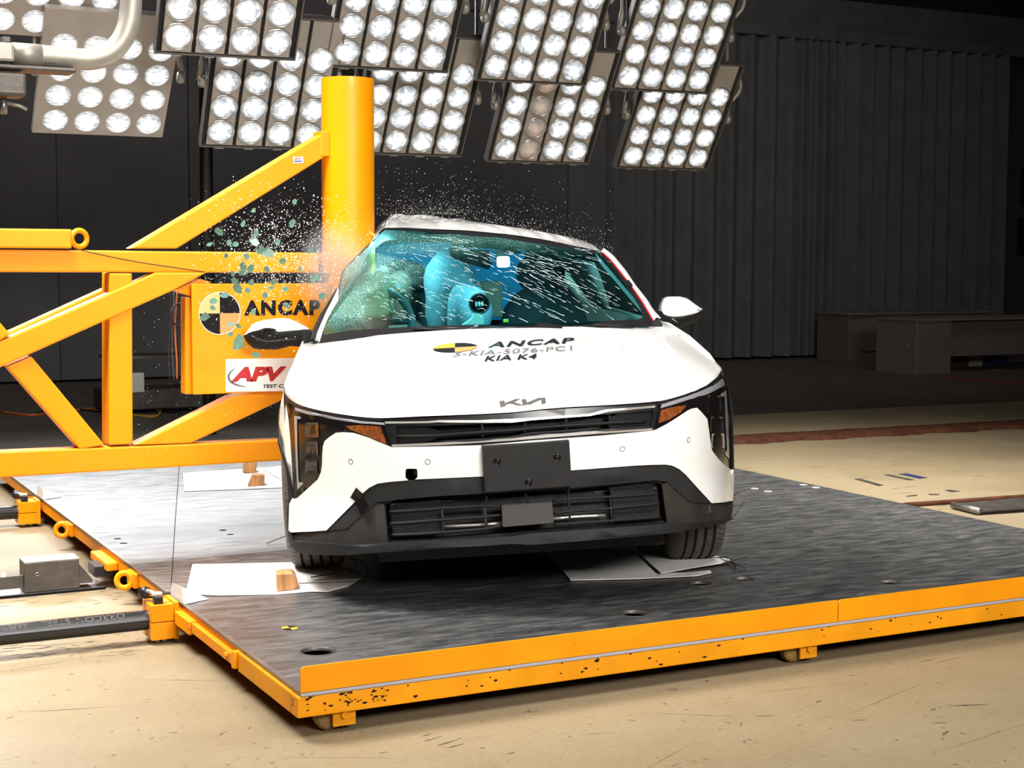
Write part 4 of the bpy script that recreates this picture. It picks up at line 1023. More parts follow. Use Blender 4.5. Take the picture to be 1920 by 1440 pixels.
# ---- hood and front fenders: one skin between traced border curves
fr = [onF(p, .003) for p in (HOOD_L+HOOD_R)]
def ycowl(x): return 1.0+.28*x*x
cow_px = c5((335, 560), (400, 550), (480, 540), (580, 530), (700, 520), (830, 511), (960, 505), (1130, 500), (1300, 497), (1500, 495), (1712, 496))
bk = [hit(p, lambda q: q.y-ycowl(q.x)) for p in cow_px]
Lp = [((533.0, 731), None), ((534.5, 717), .60), ((545.5, 689.5), .78), ((566.6, 661), 1.0), ((597, 642), None)]
Rp = [((1353, 694), None), ((1351, 688), .60), ((1326, 664), .78), ((1280, 633), 1.0), ((1243, 612), None)]
def side(S, a, b): return [a]+[cY(p, y) for p, y in S[1:-1]]+[b]
NX, NY = 81, 44
Bc = resample(bez(fr, 3), NX); Tc = resample(bez(bk, 4), NX)
Lc = resample(bez(side(Lp, Bc[0], Tc[0]), 8), NY); Rc = resample(bez(side(Rp, Bc[-1], Tc[-1]), 8), NY)
G = coons(Bc, Tc, Lc, Rc)
for j, row in enumerate(G):
    v = j/(NY-1)
    for i, p in enumerate(row):
        u = i/(NX-1)*2-1
        p.z += .030*6.75*v*(1-v)**2*(1-abs(u)**3)                      # crown
        p.z -= .012*math.sin(math.pi*v)*math.exp(-((abs(u)-.62)/.1)**2)        # crease beside the bonnet
sk = lambda p, s, a, b: p+Vector((s*a, .0, -b))
GG = [[sk(r[0], -1, .006, .16), sk(r[0], -1, .008, .09), sk(r[0], -1, .005, .03)]+r+[sk(r[-1], 1, .005, .03), sk(r[-1], 1, .008, .09), sk(r[-1], 1, .006, .16)] for r in G]
def tri(vf): return vf[0], [t for q in vf[1] for t in ((q[0], q[1], q[2]), (q[0], q[2], q[3]))]
hood = mesh('hood', *tri(gridmesh(GG)), M['white'], car, local=True, smooth=True)
HB = BVHTree.FromPolygons(*tri(gridmesh(G)))
def onHood(p, off=.0035):
    h = HB.ray_cast(CO, cray(p).normalized())
    q = h[0] if h[0] is not None else cZ(p, .9)
    n = h[1] if h[0] is not None else Vector((0, 0, 1))
    return q+(n if n.z > 0 else -n)*off
hp = lambda q: onHood((q.x, q.y))
print_on('hood_print', 'ANCAP', pq((913, 654), (1074, 644), (1078, 634), (922, 642.5)), hp, M['ink'], hood, local=True, bold=.03, space=1.15)
print_on('hood_print', '5-KIA-5076-PC1', pq((848, 670), (1073, 658), (1072, 649.5), (855, 660.5)), hp, M['greyink'], hood, local=True, space=1.1, bold=.01)
print_on('hood_print', 'KIA K4', pq((908, 679), (1005, 674), (1009, 664), (914, 668.5)), hp, M['ink'], hood, local=True, bold=.02, space=1.05)
rc, ra, rb = Vector((853, 653, 0)), 41.5, 8.3
for k in range(4):
    Gq = [[hp(rc+Vector((ra*math.cos(math.pi/2*(k+i/12)), -rb*math.sin(math.pi/2*(k+i/12))-.055*ra*math.cos(math.pi/2*(k+i/12)), 0))*(j/6)) for i in range(13)] for j in range(7)]
    mesh('hood_roundel', *gridmesh(Gq), M[('ink', 'yink', 'ink', 'oink')[k]], hood, local=True)
for poly in (c2((113, 230), (142, 225), (152, 256), (119, 264)), c2((143, 250), (148, 239), (208, 217), (236, 216), (196, 238), (178, 242)), c2((172, 241), (200, 235), (240, 246), (252, 252), (222, 253)),
             c2((244, 219), (269, 216), (279, 248), (250, 252)), c2((279, 248), (272, 238), (345, 209), (360, 209), (358, 219), (300, 246)), c2((356, 210), (383, 208), (387, 240), (361, 245))):
    P = [onHood(p, .003) for p in poly]
    mesh('emblem', *prism(P, (0, .004, -.002)), M['emblem'], hood, local=True)
# ---- body sides
def wid(y):
    y = max(.02, y)
    if y < 1.0:
        lo, hi = .2, .93
        for _ in range(30):
            m = (lo+hi)/2
            if .3*m*m+.69*m**6 < y: lo = m
            else: hi = m
        return min(.912, lo-.008+.02*max(0, min(1, (y-.6)/.25)))
    return .912 if y < 3.9 else .912-.075*((y-3.9)/.8)**2
def sidex(y, z):
    x = wid(y)
    if z > .68: x -= .10*((z-.68)/.3)**1.6
    if z < .60: x -= .03*((.60-z)/.35)**2
    if .8 < y < 4.4: x -= .012*math.exp(-((z-.47)/.08)**2)
    return x
def dent(p, s):
    if s < 0:
        lim = POLE.x+PR+.012-1.0*max(0, abs(p.y-POLE.y)-.10)
        if p.x < lim: p.x = lim
    return p
def edge_z(y):
    P = [(.5, .775), (.75, .86), (1.0, .925), (1.3, .965), (2.5, .985), (3.6, 1.005), (4.68, 1.0)]
    for (a, b), (c, d) in zip(P, P[1:]):
        if y <= c: return b+(d-b)*(y-a)/(c-a)
    return P[-1][1]
wy = (.93, 3.65)
def side_outline():
    o = [(.50, .24)]
    for c in wy:
        o.append((c-.385, .22)); o += [(c-.385*math.cos(math.pi*k/14), .33+.385*math.sin(math.pi*k/14)) for k in range(0, 15)]; o.append((c+.385, .22))
    o += [(4.62, .26), (4.70, .6), (4.68, .99)]
    o += [(y, edge_z(y)) for y in (4.4, 4.0, 3.6, 3.0, 2.5, 2.0, 1.6, 1.3, 1.15, 1.0, .87, .75, .62, .52)]
    return o
for s in (-1, 1):
    v, f = lift(side_outline(), lambda a, b: dent(Vector((s*sidex(a, b), a, b)), s), (), .07, None, s > 0)
    o = mesh('body_side', v, f, M['white'], car, smooth=True, local=True)
    bm = bmesh.new(); bm.from_mesh(o.data); bmesh.ops.recalc_face_normals(bm, faces=bm.faces); bm.to_mesh(o.data); bm.free()
    sm_ = o.modifiers.new('thick', 'SOLIDIFY'); sm_.thickness = .012; sm_.offset = 0
    for c in wy:                     # black arch lip and liner
        A = [dent(Vector((s*(sidex(c+.38*math.cos(t_), .33+.38*math.sin(t_))+.004), c+.38*math.cos(t_), .33+.38*math.sin(t_))), s) for t_ in [math.pi*k/16 for k in range(17)]]
        mesh('arch_lip', *tube(A, .012, 6), M['black'], car, local=True, smooth=True)
        A2 = [p+Vector((-s*.26, 0, 0)) for p in A]; mesh('arch_liner', *gridmesh([A, A2]), M['black'], car, local=True, smooth=True)
    mesh('sill', *tube([dent(Vector((s*.86, y, .215)), s) for y in np.linspace(1.32, 3.25, 9)], .035, 8), M['black'], car, local=True, smooth=True)
    dh = [dent(Vector((s*(sidex(y, .80)+.012), y, .80)), s) for y in (2.25, 2.36, 2.47)]; mesh('door_handle', *tube(dh, .011, 8), M['white'], car, local=True, smooth=True)
    dh = [dent(Vector((s*(sidex(y, .82)+.012), y, .82)), s) for y in (3.1, 3.2, 3.3)]; mesh('door_handle', *tube(dh, .011, 8), M['white'], car, local=True, smooth=True)
    for y in (1.42, 2.52):
        mesh('door_gap', *tube([dent(Vector((s*(sidex(y+.0, z)+.0045), y, z)), s) for z in np.linspace(.30, edge_z(y)-.02, 9)], .0035, 5), M['ink'], car, local=True)
for s, E_ in ((-1, Lc), (1, Rc)):      # top of the wing running back under the mirror
    ed = [Vector(p) for p in E_ if p.y > .80]+[Vector(E_[-1])+Vector((0, .06, .005))]; n_ = len(ed); G_ = []
    B_ = []
    for i, p in enumerate(ed):
        y2 = .84+(1.62-.84)*i/(n_-1); z2 = edge_z(y2)-.004; B_.append(Vector((s*(sidex(y2, z2)+.001), y2, z2)))
    mesh('wing_top', *gridmesh([[p+Vector((s*.004, 0, -.004)) for p in ed], [p.lerp(b, .5)+Vector((s*.004, 0, .0)) for p, b in zip(ed, B_)], B_]), M['white'], car, local=True, smooth=True)
# ---- windscreen surface
def WS(x, z):
    y = 1.0+.28*x*x+2.42*(z-.985)+.02*math.sin(9*x+3*z)*max(0, -x)
    lim = POLE.y-PR-.02+1.2*max(0, x-POLE.x-.12)       # pushed forward where the pole has come in
    d = y-lim; k = .05
    return y if d < -k else (lim-.004+.02*(z-1.3) if d > k else y-(d+k)**2/(4*k))
def onW(p, off=0): return hit(p, lambda q: q.y-WS(q.x, q.z)+off)
gl_px = cw((100, 1255), (112, 1190), (130, 1130), (200, 960), (300, 790), (308, 650), (350, 500), (415, 420), (500, 340), (640, 200), (720, 130), (765, 60), (800, 42), (1000, 42), (1300, 58), (1600, 70)) + cr((0, 68), (400, 108), (700, 152), (1000, 212), (1248, 262), (1340, 345), (1490, 535), (1540, 600), (1640, 745), (1735, 915), (1710, 972), (1300, 980), (900, 990), (400, 1010), (0, 1042)) + cw((1400, 1160), (900, 1195), (400, 1232))
def wxz(pts, off=0): return [(lambda q: (q.x, q.z))(onW(p, off)) for p in pts]
GO = wxz(gl_px)
xa, xb = min(p[0] for p in GO), max(p[0] for p in GO); za, zb_ = min(p[1] for p in GO), max(p[1] for p in GO)
def mk_screen():
    m, nt, mx, out = mk_glass('cracked_windscreen', (.30, .74, .76), .05, .06, .9)
    b = nt.nodes.new('ShaderNodeBsdfPrincipled'); b.inputs['Base Color'].default_value = (.30, .60, .54, 1); b.inputs['Roughness'].default_value = .4
    tc = nt.nodes.new('ShaderNodeTexCoord')
    def vor(scale, stretch, rot, w0, w1):
        mp = nt.nodes.new('ShaderNodeMapping'); L(nt, tc.outputs['Object'], mp.inputs[0]); mp.inputs['Scale'].default_value = stretch; mp.inputs['Rotation'].default_value = rot
        ns = nt.nodes.new('ShaderNodeTexNoise'); ns.inputs['Scale'].default_value = 12; L(nt, mp.outputs[0], ns.inputs['Vector'])
        ad = nt.nodes.new('ShaderNodeMix'); ad.data_type = 'VECTOR'; ad.inputs[0].default_value = .04
        L(nt, mp.outputs[0], ad.inputs[4]); L(nt, ns.outputs['Color'], ad.inputs[5])
        v = nt.nodes.new('ShaderNodeTexVoronoi'); v.feature = 'DISTANCE_TO_EDGE'; v.inputs['Scale'].default_value = scale; L(nt, ad.outputs[1], v.inputs['Vector'])
        return ramp(nt, v.outputs['Distance'], [(w0, (1, 1, 1)), (w1, (0, 0, 0))]).outputs[0]
    def mul(a, b_):
        n = nt.nodes.new('ShaderNodeMath'); n.operation = 'MULTIPLY'; n.use_clamp = True
        for i, x in enumerate((a, b_)):
            if isinstance(x, (int, float)): n.inputs[i].default_value = x
            else: L(nt, x, n.inputs[i])
        return n.outputs[0]
    def mx2(a, b_):
        n = nt.nodes.new('ShaderNodeMath'); n.operation = 'MAXIMUM'; L(nt, a, n.inputs[0]); L(nt, b_, n.inputs[1]); return n.outputs[0]
    sx_ = nt.nodes.new('ShaderNodeSeparateXYZ'); L(nt, tc.outputs['Object'], sx_.inputs[0])
    # distance from the impact corner of the screen (driver side, top)
    dv = nt.nodes.new('ShaderNodeVectorMath'); dv.operation = 'DISTANCE'; L(nt, tc.outputs['Object'], dv.inputs[0]); dv.inputs[1].default_value = (-.60, 1.72, 1.26)
    wob = nt.nodes.new('ShaderNodeTexNoise'); wob.inputs['Scale'].default_value = 5; wob.inputs['Detail'].default_value = 5; L(nt, tc.outputs['Object'], wob.inputs['Vector'])
    dsum = nt.nodes.new('ShaderNodeMath'); dsum.operation = 'MULTIPLY_ADD'; L(nt, wob.outputs[0], dsum.inputs[0]); dsum.inputs[1].default_value = .36; L(nt, dv.outputs['Value'], dsum.inputs[2])
    near = ramp(nt, dsum.outputs[0], [(.40, (1, 1, 1)), (.56, (0, 0, 0))]).outputs[0]
    # left border and top border zones
    lft = nt.nodes.new('ShaderNodeMath'); lft.operation = 'MULTIPLY_ADD'; L(nt, wob.outputs[0], lft.inputs[0]); lft.inputs[1].default_value = .25; L(nt, sx_.outputs[0], lft.inputs[2])
    left = ramp(nt, lft.outputs[0], [(0, (1, 1, 1)), (1, (0, 0, 0))]); left.color_ramp.elements[0].position = 0
    # position = x + noise, remapped so that x<-.55 is fully crazed
    rm = nt.nodes.new('ShaderNodeMapRange'); L(nt, lft.outputs[0], rm.inputs[0]); rm.inputs[1].default_value = -.45; rm.inputs[2].default_value = -.31; rm.inputs[3].default_value = 1; rm.inputs[4].default_value = 0
    tz = nt.nodes.new('ShaderNodeMath'); tz.operation = 'MULTIPLY_ADD'; L(nt, wob.outputs[0], tz.inputs[0]); tz.inputs[1].default_value = .12; L(nt, sx_.outputs[2], tz.inputs[2])
    rt = nt.nodes.new('ShaderNodeMapRange'); L(nt, tz.outputs[0], rt.inputs[0]); rt.inputs[1].default_value = 1.33; rt.inputs[2].default_value = 1.42; rt.inputs[3].default_value = 0; rt.inputs[4].default_value = .85
    zl = nt.nodes.new('ShaderNodeMapRange'); L(nt, sx_.outputs[2], zl.inputs[0]); zl.inputs[1].default_value = .98; zl.inputs[2].default_value = 1.07; zl.inputs[3].default_value = .3; zl.inputs[4].default_value = 1
    zone = mul(mx2(mx2(near, rm.outputs[0]), rt.outputs[0]), zl.outputs[0])
    fine = vor(75, (1, .6, 1.5), (0, 0, 0), .02, .09); finer = vor(150, (1, .5, 1.3), (0, 0, .3), .03, .13); streak = vor(14, (.35, .35, 3.2), (0, .25, 0), .004, .022)
    craze = mul(mx2(mx2(fine, mul(finer, .6)), mul(zone, .62)), zone)
    few = mul(streak, .0)
    fac = mul(mx2(craze, few), .92)
    wc = ramp(nt, fac, [(0, (.015, .075, .062)), (.5, (.03, .12, .10)), (.92, (.26, .52, .46))]); L(nt, wc.outputs[0], b.inputs['Base Color'])
    m2 = nt.nodes.new('ShaderNodeMixShader'); L(nt, fac, m2.inputs[0]); L(nt, mx.outputs[0], m2.inputs[1]); L(nt, b.outputs[0], m2.inputs[2]); L(nt, m2.outputs[0], out.inputs[0])
    return m
M['screen'] = mk_screen()
v, f = lift(GO, lambda a, b: (a, WS(a, b), b), (), .05)
screen = mesh('windscreen', v, f, M['screen'], car, local=True, smooth=True)
# black border of the glass, just inside it
bd_in = cw((150, 1175), (420, 1128), (700, 1108), (1100, 1088), (1500, 1072)) + cr((0, 962), (700, 938), (1300, 918), (1600, 903), (1640, 885), (1620, 800), (1500, 610), (1400, 470), (1300, 350), (1240, 292), (1000, 245), (600, 180), (0, 110)) + cw((1500, 105), (1000, 70), (800, 62), (765, 90), (660, 205), (520, 345), (430, 425), (365, 505), (325, 650), (316, 790), (215, 965), (150, 1110))
v, f = lift(GO, lambda a, b: (a, WS(a, b)-.0015, b), [wxz(bd_in)], .03)
mesh('glass_border', v, f, M['ink'], screen, local=True, smooth=True)
# long bright cracks running down across the screen
rn = random.Random(5); mb = MB()
def crack(p0, p1, w_, gaps=.35, jit=1.5):
    n = max(3, int(math.dist(p0, p1)/9)); pts = []
    for i in range(n+1):
        t_ = i/n; pts.append((p0[0]+(p1[0]-p0[0])*t_+rn.uniform(-1, 1)*jit*.5, p0[1]+(p1[1]-p0[1])*t_+rn.uniform(-1, 1)*jit*.6+4*math.sin(t_*3.1)*-.6))
    P = [onW(p, .003) for p in pts]
    for a, b in zip(P, P[1:]):
        if rn.random() < gaps: continue
        d = (b-a).normalized(); k = w_*rn.uniform(.5, 1.3); n_ = d.cross(Vector((0, -.93, .37)))*k
        mb.add([a-n_*.3, a+n_*.3, b+n_, b-n_], [(0, 1, 2, 3)])
for i in range(34):
    y0 = 452+rn.random()*75; x0 = 860+rn.random()*170; L_ = rn.uniform(70, 190); sl = rn.uniform(.42, .62)
    x1, y1 = x0+L_, y0+L_*sl
    lim = 607
    if y1 > lim: x1 -= (y1-lim)/sl; y1 = lim
    xr = 1120+(y1-462)*.72
    if x1 > xr: continue
    crack((x0, y0), (x1, y1), rn.uniform(.0004, .00095), rn.uniform(.35, .65))
for a, b in (((830, 520), (1062, 604)), ((935, 546), (1085, 604)), ((925, 512), (1040, 508)), ((925, 512), (1060, 560)), ((1000, 540), (1130, 600)), ((960, 500), (1155, 560)), ((1010, 480), (1170, 545)), ((870, 560), (990, 604)), ((1050, 470), (1150, 520)), ((760, 470), (870, 545))):
    crack(a, b, .0011, .3)
for i in range(46):
    x0 = rn.uniform(730, 1090); top = 437+max(0, x0-760)*.06; y0 = top+rn.random()**1.5*44+3; L_ = rn.uniform(20, 80); crack((x0, y0), (x0+L_, y0+L_*rn.uniform(.1, .3)), rn.uniform(.0004, .001), .45)
for i in range(120):
    x0 = rn.uniform(680, 900); y0 = rn.uniform(480, 600); L_ = rn.uniform(5, 16)
    if x0 < 600+(640-y0)*.75: continue
    crack((x0, y0), (x0+L_, y0+L_*.35), rn.uniform(.0005, .0009), .1)
M['crackwhite'] = pmat('white_crack', (.62, .80, .78), .5)
tag(mb.build('cracks', M['crackwhite'], screen, local=True), kind='stuff')
mb = MB()                            # thin dark cracks
for i in range(38):
    x0 = rn.uniform(760, 1000); y0 = rn.uniform(470, 560); L_ = rn.uniform(40, 130)
    if y0+L_*.55 > 606: continue
    crack((x0, y0), (x0+L_, y0+L_*.55), .0007, .1)
tag(mb.build('dark_cracks', M['ink'], screen, local=True), kind='stuff')
# ---- pillars, roof, rear
def strip_w(name, inner, outer, mat, off0, off1, parent=car, n=24):
    A = resample([onW(p, off0) for p in inner], n); B = resample([onW(p, off1) for p in outer], n)
    mid = [a.lerp(b, .5)+Vector((0, -.012, .010)) for a, b in zip(A, B)]
    back = [b+Vector((0, .05, -.01)) for b in B]
    return mesh(name, *gridmesh([A, mid, B, back]), mat, parent, local=True, smooth=True)
pr_in = cr((1742, 918), (1640, 742), (1540, 595), (1490, 532), (1340, 345), (1250, 262)); pr_out = cr((1795, 893), (1690, 715), (1575, 575), (1485, 435), (1365, 292), (1285, 232))
strip_w('pillar', pr_in, pr_out, M['white'], .004, -.012)
strip_w('pillar', cw((108, 1250), (150, 1110), (215, 960), (310, 800), (312, 690)), cw((62, 1235), (80, 1150), (180, 920), (262, 760), (296, 690)), M['white'], .004, -.004)
strip_w('pillar_rubber', cw((62, 1235), (80, 1150), (180, 920), (262, 760), (296, 690)), cw((8, 1230), (20, 1150), (110, 960), (230, 790), (290, 690)), M['black'], -.006, -.03)
def ribbon(name, a, b, mat, off, n=20):
    A = resample([onW(p, off) for p in a], n); B = resample([onW(p, off) for p in b], n)
    return mesh(name, *gridmesh([A, B]), mat, car, local=True, smooth=True)
ribbon('red_tape', cr((1735, 915), (1640, 752), (1540, 602)), cr((1762, 910), (1665, 745), (1552, 590)), M['red'], .010)
ribbon('red_tape', cr((1484, 532), (1340, 350), (1250, 266)), cr((1498, 527), (1352, 342), (1262, 258)), M['red'], .010)
mesh('pillar_clip', *prism([onW(p, .018) for p in cr((1478, 535), (1500, 590), (1535, 600), (1560, 572), (1530, 525))], (0, .03, 0)), M['blacksatin'], car, local=True, bevel=.002)
# roof
hd = [onW(p, .002) for p in cw((690, 130), (765, 62), (820, 38), (1000, 36), (1300, 52), (1600, 64)) + cr((0, 62), (400, 100), (700, 145), (1000, 205), (1250, 258))]
ridge_px = c5((557, 122), (590, 85), (630, 48), (690, 47), (760, 52), (860, 63), (960, 76), (1080, 93), (1200, 111), (1300, 130), (1390, 152), (1458, 186))
rg = [cY(p, 2.42) for p in ridge_px]
NR = 33
r0 = resample(hd, NR); r1 = resample(rg, NR)
rows = []
for k in range(7):
    t_ = k/6; rows.append([a.lerp(b, t_)+Vector((0, 0, .016*math.sin(math.pi*t_)*(1 if 0 < i < NR-1 else 0)+(.006*math.sin(i*1.3+k*1.7) if 0 < k and i < 14 else 0))) for i, (a, b) in enumerate(zip(r0, r1))])
cz = max(p.z for p in r1)
for y, zc, hw in ((2.9, 1.40, .60), (3.4, 1.35, .58)):
    rows.append([Vector((hw*(i/(NR-1)*2-1), y, zc-.07*(abs(i/(NR-1)*2-1))**3)) for i in range(NR)])
for r_ in rows[1:]:
    for p in r_: dent(p, -1)
roof = mesh('roof', *gridmesh(rows), M['white'], car, local=True, smooth=True)
last = rows[-1]
rear = [last]+[[Vector((hw*(i/(NR-1)*2-1), y+.08*abs(i/(NR-1)*2-1)**2*-1, zc-.03*(abs(i/(NR-1)*2-1))**3)) for i in range(NR)] for y, zc, hw in ((3.85, 1.20, .62), (4.25, 1.05, .68))]
mesh('rear_window', *gridmesh(rear), M['sideglass'], car, local=True, smooth=True)
tr = [rear[-1]]+[[Vector((hw*(i/(NR-1)*2-1), y-.10*abs(i/(NR-1)*2-1)**4, zc-.02*(abs(i/(NR-1)*2-1))**3)) for i in range(NR)] for y, zc, hw in ((4.5, 1.035, .76), (4.66, 1.03, .80), (4.71, .98, .83), (4.70, .6, .845), (4.66, .26, .83))]
mesh('boot_lid', *gridmesh(tr), M['white'], car, local=True, smooth=True)
for s in (-1, 1):
    rail = [r_[-1 if s > 0 else 0] for r_ in rows[6:]]+[rear[1][-1 if s > 0 else 0], rear[2][-1 if s > 0 else 0]]
    front = onW(pr_out[0] if s > 0 else cw((62, 1235))[0], -.01); a_top = rows[0][-1 if s > 0 else 0]
    topl = resample([front, front.lerp(a_top, .5), a_top]+rail, 30)
    botl = resample([dent(Vector((s*(sidex(y, edge_z(y))-.002), y, edge_z(y))), s) for y in (1.55, 1.68, 1.85, 2.0, 2.15, 2.5, 3.0, 3.6, 4.2)], 30)
    W_ = [topl, [a.lerp(b, .12)+Vector((s*.012, 0, 0)) for a, b in zip(topl, botl)], [a.lerp(b, .5)+Vector((s*.01, 0, 0)) for a, b in zip(topl, botl)], botl]
    for r_ in W_:
        for p in r_: dent(p, s)
    mesh('side_window', *gridmesh(W_[1:]), M['sideglass'], car, local=True, smooth=True)
    mesh('roof_rail', *gridmesh(W_[:2]), M['white'], car, local=True, smooth=True)
    if s > 0:
        for k in (14, 15): mesh('door_pillar', *tube([topl[k]+Vector((-.012, 0, 0)), W_[2][k]+Vector((-.012, 0, 0)), botl[k]+Vector((-.012, 0, 0))], .026, 8), M['headliner'], car, local=True, smooth=True)
        mesh('door_pillar', *tube([topl[22]+Vector((-.012, 0, 0)), W_[2][22]+Vector((-.012, 0, 0)), botl[22]+Vector((-.012, 0, 0))], .03, 8), M['headliner'], car, local=True, smooth=True)
        mesh('pillar_lining', *gridmesh([[p+Vector((-.03, .02, 0)) for p in topl[:9]], [p+Vector((-.02, .12, -.02)) for p in topl[:9]]]), M['headliner'], car, local=True, smooth=True)
mesh('headliner', *gridmesh([[p+Vector((0, .02, -.04)) for p in r_[1:-1]] for r_ in rows[1:]]), M['headliner'], car, local=True, smooth=True)
mesh('header_trim', *gridmesh([[p+Vector((0, .012, -.004)) for p in rows[0]], [p+Vector((0, .05, -.06)) for p in rows[0]]]), M['black'], car, local=True, smooth=True)
# ---- underbody and wheels
mesh('underbody', *box(-.55, .55, .25, 4.5, .17, .26), M['black'], car, local=True)
mesh('engine_bay', *box(-.6, .6, .30, 1.2, .26, .62), M['black'], car, local=True)
mesh('cabin_floor', *box(-.44, .8, 1.2, 4.4, .26, .3), M['black'], car, local=True)
mesh('bulkhead', *box(-.7, .7, 1.2, 1.24, .3, .9), M['black'], car, local=True)
def tyre_profile(r, w_):
    P = [(r-.115, -w_/2+.012), (r-.09, -w_/2-.002), (r-.045, -w_/2-.004), (r-.014, -w_/2+.008), (r-.004, -w_/2+.022)]
    for c in (-.058, -.020, .020, .058):
        P += [(r, c-.0065), (r-.007, c-.0055), (r-.007, c+.0055), (r, c+.0065)]
    return P+[(r-.004, w_/2-.022), (r-.014, w_/2-.008), (r-.045, w_/2+.004), (r-.09, w_/2+.002), (r-.115, w_/2-.012)]
RWh = .325
for s in (-1, 1):
    for y in wy:
        x = s*.795; cwz = (DZ+.005+RWh*.999)                      # tyre rests on the sheet on the deck
        if y > 2: cwz = DZ+.001+RWh
        # wheel centre in car coordinates so that it sits at the right height in the hall
        zc = (cwz-CT.z-(CR.transposed() @ Vector((x, y, 0))).z)/CR[2][2]
        ax_ = Vector((1, -.03, 0)) if y < 2 else Vector((1, 0, 0))
        c = Vector((x, y, zc))
        prof = tyre_profile(RWh, .225); v, f = lathe(prof, c, ax_, 64)
        n = len(prof); gm = [1 if (i % (n-1)) in (6, 10, 14, 18) else 0 for i in range(len(f))]
        wh = mesh('tyre', v, f, [M['rubber'], M['groove']], car, local=True, midx=gm)
        # sipes across the tread blocks
        mb = MB(); e1, e2 = frame_of(ax_); axn = ax_.normalized()
        for k in range(66):
            a = 2*math.pi*k/66
            for c0, c1_ in ((-.105, -.068), (-.05, -.03), (.03, .05), (.068, .105)):
                d = (e1*math.cos(a)+e2*math.sin(a)); tdir = (-e1*math.sin(a)+e2*math.cos(a)); sk_ = tdir*.008
                q0 = c+d*(RWh+.0006-(.003 if abs(c0) > .1 else 0))+axn*c0-sk_; q1 = c+d*(RWh+.0006-(.003 if abs(c1_) > .1 else 0))+axn*c1_+sk_
                mb.add([q0-tdir*.0012, q0+tdir*.0012, q1+tdir*.0012, q1-tdir*.0012], [(0, 1, 2, 3)])
        tag(mb.build('tread_sipes', M['groove'], wh, local=True), kind='stuff')
        rim = mesh('rim', *lathe([(.205, -.09*s), (.215, .09*s), (.20, .085*s), (.19, .03*s), (.06, .05*s), (0, .055*s)], c, ax_, 40), M['steel'], wh, local=True, smooth=True)
        mesh('brake_disc', *lathe([(0, -.09*s), (.15, -.09*s), (.15, -.07*s), (0, -.07*s)], c, ax_, 32), M['darksteel'], wh, local=True)
        for k in range(5):
            a = 2*math.pi*k/5; d = e1*math.cos(a)+e2*math.sin(a)
            mesh('spoke', *tube([c+axn*.06*s+d*.03, c+axn*.085*s+d*.11, c+axn*.082*s+d*.205], .02, 8, rad=[.03, .022, .02]), M['chrome'], rim, local=True, smooth=True)
# ---- mirrors
def mirror(top, bot, y, s, cap_low, label=None):
    """photo outline of the housing at distance y along the car; cap is the painted upper half"""
    T = resample([cY(p, y) for p in top], 14); B = resample([cY(p, y) for p in bot], 14); Cc = resample([cY(p, y) for p in cap_low], 14)
    def shellm(name, A, Bq, mat, d0, d1, parent):
        G_ = []
        for k in range(9):
            t_ = k/8; G_.append([a.lerp(b, t_) for a, b in zip(A, Bq)])
        fr_ = []; bk_ = []
        for k, r_ in enumerate(G_):
            fr_.append([p+Vector((0, -(d0*math.sin(math.pi*(.5*(k/8)+.0))**.6 if d0 > 0 and name == 'mirror_cap' else d0*math.cos(math.pi/2*(k/8))**.6)*math.sin(math.pi*(i+.6)/14.4)**.5, 0)) for i, p in enumerate(r_)])
        bk_ = [[p+Vector((0, d1, 0)) for p in r_] for r_ in G_]
        v1, f1 = gridmesh(fr_); v2, f2 = gridmesh(bk_); mb_ = MB().add(v1, f1).add(v2, [q[::-1] for q in f2])
        n_ = len(fr_[0]); m_ = len(fr_); bord = [i for i in range(n_)]+[j*n_+n_-1 for j in range(1, m_)]+[(m_-1)*n_+i for i in range(n_-2, -1, -1)]+[j*n_ for j in range(m_-2, 0, -1)]
        off = len(v1)
        mb_.f += [(a, b, b+off, a+off) for a, b in zip(bord, bord[1:]+bord[:1])]
        o = mb_.build(name, mat, parent, local=True, smooth=True)
        bm = bmesh.new(); bm.from_mesh(o.data); bmesh.ops.recalc_face_normals(bm, faces=bm.faces); bm.to_mesh(o.data); bm.free()
        return o
    base = shellm('mirror', Cc, B, M['black'], .085, .05, car)
    shellm('mirror_cap', T, Cc, M['white'], .085, .05, base)
    return base
mL = mirror(cm((148, 468), (190, 400), (240, 340), (320, 305), (460, 280), (600, 262), (720, 265), (820, 305), (920, 355), (1000, 395)),
       cm((122, 515), (160, 590), (240, 670), (330, 685), (560, 690), (680, 662), (700, 640), (820, 645), (905, 655), (940, 620)), 1.62, -1,
       cm((128, 490), (240, 440), (400, 408), (520, 402), (590, 435), (720, 425), (850, 415), (960, 412), (1005, 412), (1010, 420)))
mesh('mirror_groove', *tube([cY(p, 1.53) for p in cm((225, 500), (300, 540), (420, 575), (560, 572), (700, 555), (830, 545))], .0035, 6), M['blacksatin'], mL, local=True, smooth=True)
mesh('mirror_signal', *tube([cY(p, 1.535) for p in cm((175, 475), (280, 445), (400, 415), (480, 408), (560, 420))], .008, 6, rad=[.003, .007, .008, .006, .003]), M['gloss'], mL, local=True, smooth=True)
mesh('mirror_arm', *prism([cY(p, 1.28) for p in cm((900, 420), (1010, 420), (1050, 440), (1000, 590), (935, 720), (905, 690), (930, 600))], (0, .06, 0)), M['black'], mL, local=True, bevel=.005)
mesh('mirror_base', *prism([cY(p, 1.22) for p in cm((1035, 460), (1118, 470), (1085, 590), (1000, 580))], (0, .06, 0)), M['blacksatin'], mL, local=True, bevel=.003)
